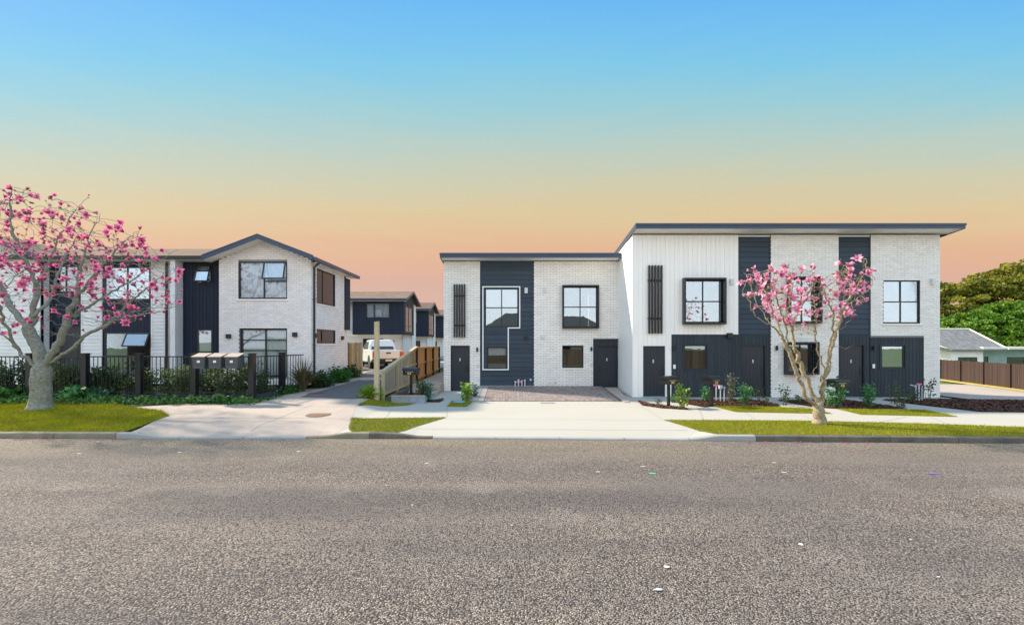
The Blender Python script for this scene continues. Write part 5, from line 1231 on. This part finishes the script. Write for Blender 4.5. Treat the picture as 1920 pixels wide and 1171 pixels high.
limbs = [L6([(462, 1060), (455, 1010)], (0, 0)), L6([(455, 1010), (390, 960), (365, 880), (330, 790), (300, 710), (270, 640), (215, 590), (130, 540), (85, 440), (62, 405)], (0, -.2)),
    L6([(270, 640), (230, 540), (190, 440), (165, 370), (150, 310)], (-.1, .5)), L6([(300, 710), (290, 600), (250, 480), (225, 400)], (-.1, -.6)),
    L6([(460, 1000), (420, 930), (380, 830), (340, 720), (320, 640), (330, 560), (390, 450), (430, 370)], (.02, .4)), L6([(475, 980), (470, 900), (490, 820), (460, 740), (440, 640), (410, 590)], (0, -.5)),
    L6([(478, 980), (480, 870), (510, 800), (510, 720), (540, 620), (540, 520), (500, 450), (480, 380)], (.05, -.4)), L6([(510, 800), (525, 700), (560, 600), (590, 480), (640, 420), (690, 330), (710, 240)], (.05, .2)),
    L6([(590, 480), (660, 450), (730, 390), (755, 345)], (.1, -.3)), L6([(640, 420), (620, 330), (600, 270)], (.1, .5)), L6([(420, 930), (430, 830), (480, 740), (560, 690), (600, 710), (645, 690)], (0, -.4)),
    L6([(340, 720), (300, 520), (320, 400), (330, 290)], (.1, .2)), L6([(320, 640), (290, 470), (300, 380)], (.1, -.5)), L6([(215, 590), (140, 480), (110, 390)], (-.1, .3)), L6([(440, 640), (450, 500), (420, 420)], (-.3, -.7)), L6([(560, 600), (600, 590), (625, 560)], (.1, -.2))]
rs = np.random.default_rng(8); attr = []
while len(attr) < 900:
    x, y, dy = rs.uniform(45, 770), rs.uniform(225, 650), rs.uniform(-1.1, 1.1)
    c = (x - 400) / 360; top = 270 - 40 * max(0, c) + 60 * (dy / 1.1) ** 2 + (50 if .15 < c < .4 else 0); lowb = 460 + 190 * (1 - abs(c))
    if y > 470 and rs.random() < .55: continue
    if y < top or y > lowb or c * c + .7 * (dy / 1.1) ** 2 > 1: continue
    u, v = cx6(x, y); y_ = YM + dy; attr.append(((u - U0) * y_ / F, y_, H - (v - V0) * y_ / F))
magnolia(br, limbs, attr, 'bark_right', 'petal_right', 210, .14, .14, 'small vase shaped pink magnolia on the berm before the terrace', 57, lambda p: p[2] > 2.75 or rs.random() < .12 and p[2] > 2, 'flowering magnolia trees', .09, .6, .15)

# ------------------------------------------------------------------ leafy plants
def shrub(name, x, y, h, r, n, size, m, label, seed, cat='shrub', group=None, z=None, stems=7, lean=.3, dome=False, asp=.42):
    rs = np.random.default_rng(seed); z = G(x, y) if z is None else z; t = thing(name, (x, y, z), label, cat, group); pts, nr = [], []
    sb = B(); per = max(1, n // stems)
    for s in range(stems):
        th = rs.uniform(0, 6.283); rr = r * math.sqrt(rs.random()); tip = np.array([x + rr * math.cos(th), y + rr * math.sin(th), z + h * (rs.uniform(.65, 1.0) if not dome else rs.uniform(.75, 1) * math.sqrt(max(.15, 1 - (rr / r) ** 2 * .85)))]); b0 = np.array([x + rr * .3 * math.cos(th), y + rr * .3 * math.sin(th), z - .02])
        sb.tube([b0, b0 * .5 + tip * .5 + rs.normal(size=3) * .03, tip], [.012, .008, .003], 4, False)
        q = rs.random(per) ** .7; c = b0[None] * (1 - q[:, None]) + tip[None] * q[:, None]; sp = rs.normal(size=(per, 3)) * (r * (.34 if not dome else .5) / math.sqrt(stems) * 1.6 + .02); sp[:, 2] *= .7
        p = c + sp; p[:, 2] = np.maximum(p[:, 2], z + .02); pts.append(p); nr.append(np.tile(np.array([math.cos(th) * .4, math.sin(th) * .4, .8]), (per, 1)))
    sb.build('stems', 'stem', t); V = leaf_cloud(np.vstack(pts), np.vstack(nr), size, rs, asp=asp); npmesh('foliage', V, np.arange(len(V)).reshape(-1, 4), m, t)
    return t
# hedge behind the picket fence: individual bushes
rs0 = random.Random(4)
hed = [(-20, 'leaf_dark', 1.5), (18, 'leaf_dark', 1.3), (52, 'leaf_dark', 1.45), (98, 'leaf_hedge', 1.35), (128, 'leaf_variegated', 1.4), (150, 'leaf_hedge', 1.25), (180, 'leaf_hedge', 1.2), (215, 'leaf_dark', 1.2), (246, 'leaf_variegated', 1.0), (283, 'leaf_hedge', 1.15), (318, 'leaf_variegated', 1.2), (346, 'leaf_variegated', 1.25), (390, 'leaf_hedge', 1.2), (420, 'leaf_variegated', 1.25), (448, 'leaf_hedge', 1.3), (480, 'leaf_hedge', 1.25)]
where = ['leftmost dark hedge bush at the picture edge', 'dark hedge bush left of the big magnolia trunk', 'dark hedge bush directly behind the big magnolia trunk', 'green hedge bush just right of the big magnolia trunk', 'pale leafed hedge bush well right of the big magnolia', 'green hedge bush at the fence post right of the big magnolia', 'green hedge bush below the narrow white wall strip', 'dark hedge bush under the open ground floor window', 'thin pale hedge bush under the tilted window sash', 'green hedge bush right of the post below the tilted sash', 'pale hedge bush in front of the black downpipe', 'pale hedge bush left of the letterbox post', 'green hedge bush under the left letterbox', 'pale hedge bush under the middle letterbox', 'green hedge bush under the right letterbox', 'green hedge bush at the fence corner post']
for i, ((u, m, h), lb) in enumerate(zip(hed, where)):
    y_ = 16.75 + rs0.uniform(-.1, .25); shrub('hedge_bush', (u - U0) * y_ / F, y_, h, .42, 900, .085, m, lb + ' behind the picket fence', 100 + i, 'hedge bush', 'bushes behind the black picket fence', stems=11)
# weeds along the fence foot
def cover(name, poly, dens, size, hmax, m, lab, seed, cat='ground cover'):
    rs = np.random.default_rng(seed); P = np.array(poly); lo, hi = P.min(0), P.max(0); n = int((hi - lo).prod() * dens); q = lo + rs.random((n, 2)) * (hi - lo)
    q = np.array([p for p in q if inside(p, poly)]); cl = np.sin(q[:, 0] * 5.1 + seed) * np.sin(q[:, 1] * 4.3 + q[:, 0] * 2.2) * .5 + .5
    z = np.array([G(a, b) for a, b in q]) + rs.random(len(q)) * hmax * (.25 + cl); V = leaf_cloud(np.c_[q, z], np.tile([0, 0, .9], (len(q), 1)), size, rs)
    npmesh(name, V, np.arange(len(V)).reshape(-1, 4), m, label=lab, cat=cat, kind='stuff')
cover('weeds', [(-21, 15.4), (-14.6, 15.3), (-13.2, 15.4), (-10.6, 15.5), (-9.2, 15.7), (-9.0, 16.1), (-21, 16.15)], 420, .10, .22, 'weeds', 'green weeds growing along the foot of the black fence', 41)
cover('weeds', [g(470, 760), g(400, 758), g(330, 757), (-11, 16.1), (-8.9, 16.4), g(545, 739), g(500, 752)], 500, .07, .14, 'leaf_bush', 'low green weeds edging the left drive', 42)
for i, (u, v, h, r, n, sz, m, lb) in enumerate((
        (500, 741, .36, .5, 1500, .06, 'leaf_variegated', 'low pale leafed shrub mound at the drive edge before the fence corner'), (540, 737, .3, .42, 900, .06, 'leaf_bush', 'low green shrub mound between the pale shrub and the flax'),
        (598, 727, .62, .5, 1500, .085, 'leaf_dark', 'dark green bush right of the flax below the downpipe'), (628, 717, .68, .62, 2200, .085, 'leaf_bush', 'rounded bright green bush along the gable side wall'), (652, 708, .6, .5, 1400, .10, 'leaf_dark', 'dark green bush at the rear end of the gable side wall'),
        (20, 752, .42, .6, 500, .17, 'leaf_bush', 'broad leafed green plant by the left picture edge at the fence foot'), (150, 752, .45, .5, 420, .17, 'leaf_fresh', 'broad leafed plant right of the big magnolia trunk'), (186, 752, .32, .35, 260, .16, 'leaf_blue', 'blue green broad leafed clump right of the big magnolia'))):
    x_, y_ = g(u, v); shrub('garden_shrub', x_, y_ + r * .3, h, r, n, sz, m, lb, 200 + i, 'shrub', 'shrubs beside the left drive', stems=16, dome=True)
x_, y_ = g(696, 746); shrub('grass_tuft', x_ - .05, y_ + .1, .36, .36, 1500, .24, 'leaf_tuft', 'bright green long grass tuft round the lone timber post', 231, 'grass tuft', stems=26, dome=True, asp=.05)
x_, y_ = g(718, 746); shrub('grass_tuft', x_, y_, .22, .2, 260, .07, 'weeds', 'small weed tuft at the low end of the paling fence', 232, 'grass tuft', stems=10, dome=True, asp=.12)
# flax
fx_, fy_ = g(568, 733); t = thing('flax_plant', (fx_, fy_, G(fx_, fy_)), 'bronze green flax with arching strap leaves at the fence corner', 'flax'); rs = np.random.default_rng(77)
for i in range(110):
    th = rs.uniform(0, 6.283); L_ = rs.uniform(.85, 1.55); out_ = rs.uniform(.12, .95) if i > 12 else rs.uniform(.05, .25); n = 7; V = []; w0 = rs.uniform(.024, .04)
    for k in range(n):
        s = k / (n - 1); rr = L_ * out_ * s * (.45 + .55 * s); zz = L_ * (s - .5 * out_ * s ** 2.3); ww = w0 * (1 - s ** 2.5) + .002; c, sn = math.cos(th), math.sin(th); b0 = Vector((fx_ + c * .05, fy_ + sn * .05, G(fx_, fy_)))
        V += [tuple(b0 + Vector((c * rr - sn * ww, sn * rr + c * ww, zz))), tuple(b0 + Vector((c * rr, sn * rr, zz - ww * .5))), tuple(b0 + Vector((c * rr + sn * ww, sn * rr - c * ww, zz)))]
    npmesh('leaf', V, [(k * 3 + q, k * 3 + q + 1, k * 3 + q + 4, k * 3 + q + 3) for k in range(n - 1) for q in range(2)], 'flax', t, True)
# young plants along the terrace
young = [(790, 752, .95, .22, 420, .07, 'leaf_hedge', 'tall thin young shrub behind the planter by the paling fence'), (803, 752.5, .75, .26, 460, .065, 'leaf_blue', 'bluish young shrub beside the steps left of the low townhouse'),
    (874, 752, .70, .2, 170, .13, 'leaf_lime', 'lime topped broad leafed young plant left of the paved pad'), (888, 747, .6, .18, 160, .08, 'leaf_blue', 'small dark young plant behind the lime plant at the pad corner'),
    (1279, 765, .85, .24, 260, .085, 'leaf_lime', 'bright lime young plant between the first two terrace letterboxes'), (1262, 754, .32, .14, 90, .06, 'leaf_fresh', 'tiny green seedling at the foot of the charcoal wall'),
    (1234, 757, .22, .12, 60, .05, 'leaf_dark', 'tiny sparse seedling left of the first terrace letterbox'),
    (1327, 755, .62, .2, 220, .07, 'leaf_fresh', 'green feathery plant behind the second terrace letterbox'), (1367, 758, 1.15, .2, 330, .06, 'seedling_grey', 'tall grey green wispy shrub between pipe stubs and the second door'),
    (1396, 758, .75, .28, 330, .075, 'leaf_fresh', 'fresh green fern like plant left of the second door'), (1424, 756, .8, .14, 60, .06, 'leaf_dark', 'thin bare seedling before the second door'), (1437, 760, .4, .14, 60, .06, 'leaf_dark', 'short dark seedling right of the second door'),
    (1472, 760, .85, .24, 110, .07, 'leaf_dark', 'open dark leafed sapling below the centre brick window'), (1497, 757, .35, .18, 90, .06, 'leaf_hedge', 'low plant under the centre brick window'),
    (1560, 763, .80, .34, 420, .075, 'leaf_fresh', 'bushy green plant at the foot of the letterbox beside the small magnolia'), (1580, 759, 1.2, .2, 200, .07, 'leaf_hedge', 'taller loose plant right of the letterbox beside the small magnolia'),
    (1627, 763, .85, .26, 300, .085, 'leaf_fresh', 'fresh green sapling left of the third door path'), (1676, 757, .9, .2, 90, .07, 'leaf_hedge', 'sparse sapling under the right ground floor window'), (1692, 763, .55, .16, 80, .07, 'leaf_dark', 'small sparse sapling on the path side of the right bed'),
    (1708, 755, .6, .2, 120, .06, 'leaf_dark', 'small dark bush left of the right pipe risers'), (1712, 754, .25, .2, 120, .05, 'leaf_hedge', 'low clump at the foot of the right pipe risers'), (1740, 753, 1.0, .25, 90, .08, 'leaf_dark', 'dark leafed sapling before the right brick corner')]
for i, (u, v, h, r, n, sz, m, lb) in enumerate(young):
    x_, y_ = g(u, v); shrub('young_plant', x_, y_, h, r, n, sz, m, lb, 300 + i, 'plant', 'young plants in the new garden beds', stems=5 if n < 120 else 8)

# ------------------------------------------------------------------ trees behind
def big_tree(name, c, rad, nclump, per, leaf, m, label, seed, trunk, clr=.55, flat=1., gap=0):
    rs = np.random.default_rng(seed); c = np.array(c); t = thing(name, (c[0], c[1], trunk[0]), label, 'tree', 'trees beyond the brown fence'); P, N = [], []
    b = B(); base = Vector((c[0], c[1], trunk[0])); fork = Vector((c[0], c[1], trunk[1])); b.tube([base, base.lerp(fork, .5) + Vector((.1, 0, 0)), fork], [trunk[2] * 1.3, trunk[2], trunk[2] * .8], 9)
    for i in range(nclump):
        v = rs.normal(size=3); v /= np.linalg.norm(v); v[2] = abs(v[2]) * 1.0 - .25 if v[2] > -.3 else v[2] * .4
        q = c + v * np.array(rad) * rs.uniform(.72, 1.02) * (1 + .10 * math.sin(5 * v[0] + 3 * v[2] + seed))
        s = clr * rs.uniform(.7, 1.3); d = rs.normal(size=(per, 3)); d /= np.linalg.norm(d, axis=1)[:, None]; d[:, 2] = np.abs(d[:, 2]) * .9 - .15
        P.append(q + d * s * np.array([1, 1, .62]) * rs.uniform(.75, 1.05, size=(per, 1))); N.append(d + np.array([0, 0, .2]))
        if i % 9 == 0: m_ = fork.lerp(Vector(q), .5) + Vector((0, 0, -.3)); b.tube([fork, m_, Vector(q)], [trunk[2] * .4, trunk[2] * .2, .03], 5, False)
    b.build('trunk', 'bark_dark', t, True); V = leaf_cloud(np.vstack(P), np.vstack(N), leaf, rs, .3, .5); npmesh('crown', V, np.arange(len(V)).reshape(-1, 4), m, t)
    return t
Y_ = 56.; big_tree('leafy_tree', ((1872 - U0) * Y_ / F, Y_, 2.6), (7.8, 5.5, 5.6), 620, 120, .24, 'leaf_tree', 'dense rounded bright green tree behind the bungalow', 61, (-.6, 2.5, .4), .75)
Y_ = 82.; big_tree('spreading_tree', ((1960 - U0) * Y_ / F, Y_, 7.0), (28, 9, 12.6), 1700, 80, .42, 'leaf_canopy', 'huge spreading yellow green canopy tree at the right edge', 62, (-.6, 4, .9), 1.1)
Y_ = 75.; big_tree('distant_tree', (-10.0, Y_, 5.0), (3.6, 3, 3.2), 60, 60, .4, 'leaf_canopy', 'distant tree top peeping above the furthest navy townhouse', 63, (.3, 2.5, .25), .8)

# ------------------------------------------------------------------ litter and marks on the road
def flat(name, u, v, w_, d_, m, lab, cat, seed, n=9, group=None, z=-.13):
    y_ = F * (H - z) / (v - V0); x_ = (u - U0) * y_ / F; rs = random.Random(seed); zz = -.13 + .05 * math.sin(math.pi * max(0, min(1, (y_ + 6) / (kerb_y(x_) + 6)))) + .006
    y_ = F * (H - zz) / (v - V0); x_ = (u - U0) * y_ / F
    pts = [(x_ + w_ * math.cos(2 * math.pi * k / n) * rs.uniform(.6, 1.1), y_ + d_ * math.sin(2 * math.pi * k / n) * rs.uniform(.6, 1.1), zz + rs.uniform(0, .004)) for k in range(n)]
    B().extrude(pts, (0, 0, .004)).build(name, m, label=lab, cat=cat, group=group)
flat('paper_scrap', 1502, 1020, .034, .03, 'scrap_white', 'white paper scrap on the road right of centre', 'litter', 1)
flat('plastic_scrap', 1223, 887, .07, .05, 'scrap_green', 'small green plastic scrap on the road', 'litter', 2)
flat('plastic_strip', 1753, 887, .17, .02, 'scrap_purple', 'thin purple plastic strip on the road at right', 'litter', 3)
flat('chalk_mark', 1250, 1062, .045, .03, 'chalk', 'upper of two small white marks on the near road', 'road mark', 4, 7)
flat('chalk_mark', 1234, 1105, .05, .02, 'chalk', 'lower of two small white marks on the near road', 'road mark', 5, 7)
for i, (u, v) in enumerate(((773, 946), (960, 984), (148, 850), (336, 848), (1470, 1005 - 120), (1452, 867), (1120, 884), (1708, 1011), (1760, 1081), (184, 828), (560, 846), (800, 868), (1205, 874), (724, 909), (305, 819))):
    flat('road_scrap', u, v, .05 if v < 900 else .02, .025 if v < 900 else .014, 'scrap_white' if i % 3 else 'chalk', 'tiny pale scrap lying on the chipseal', 'litter', 50 + i, 6, 'tiny pale scraps on the road')
rr = random.Random(9)
for i in range(60):
    u = rr.choice([rr.uniform(0, 240), rr.uniform(1390, 1920), rr.uniform(1420, 1640)]); x_ = (u - U0) * 11.2 / F; y_ = kerb_y(x_) - rr.uniform(.03, .28) * (1 if rr.random() < .8 else 3)
    th = rr.uniform(0, 3.14); a, b_ = rr.uniform(.03, .06), rr.uniform(.012, .025); c, s = math.cos(th), math.sin(th); z = -.115
    B().extrude([(x_ + c * a, y_ + s * a, z), (x_ - s * b_, y_ + c * b_, z + .008), (x_ - c * a, y_ - s * a, z), (x_ + s * b_, y_ - c * b_, z + .008)], (0, 0, .003)).build('fallen_petal', 'petal_right', label='fallen pink magnolia petal in the gutter', cat='petal', group='fallen petals along the kerb')

# ------------------------------------------------------------------ house across the street (mirrored in the windows)
oh = thing('opposite_house', (4.5, -17, 0), 'low house with a dark hipped roof across the street, seen in window reflections', 'house')
B().box(-5, 14, -24, -16.5, 0, 3.2).build('wall', 'opp_wall', oh)
b = B(); b.v = [(-5.8, -15.8, 3.1), (14.8, -15.8, 3.1), (14.8, -24.7, 3.1), (-5.8, -24.7, 3.1), (-1.2, -20.2, 6.2), (10.2, -20.2, 6.2)]; b.f = [(0, 1, 5, 4), (1, 2, 5), (2, 3, 4, 5), (3, 0, 4), (0, 3, 2, 1)]; b.build('roof', 'opp_roof', oh)
for x_ in (-3, 1.5, 6, 10.5): B().box(x_, x_ + 1.8, -16.49, -16.44, 1, 2.4).build('window', 'frame', oh)
of = thing('street_fence', (8, -7.6, 0), 'brown paling fence across the street, seen in the ground floor window reflections', 'fence')
x_ = -16.
while x_ < 34: B().box(x_, x_ + .44, -7.62 + rnd.uniform(-.01, .01), -7.6, -.1, 1.75 + rnd.uniform(-.03, .03)).build('paling', 'opp_fence', of); x_ += .46
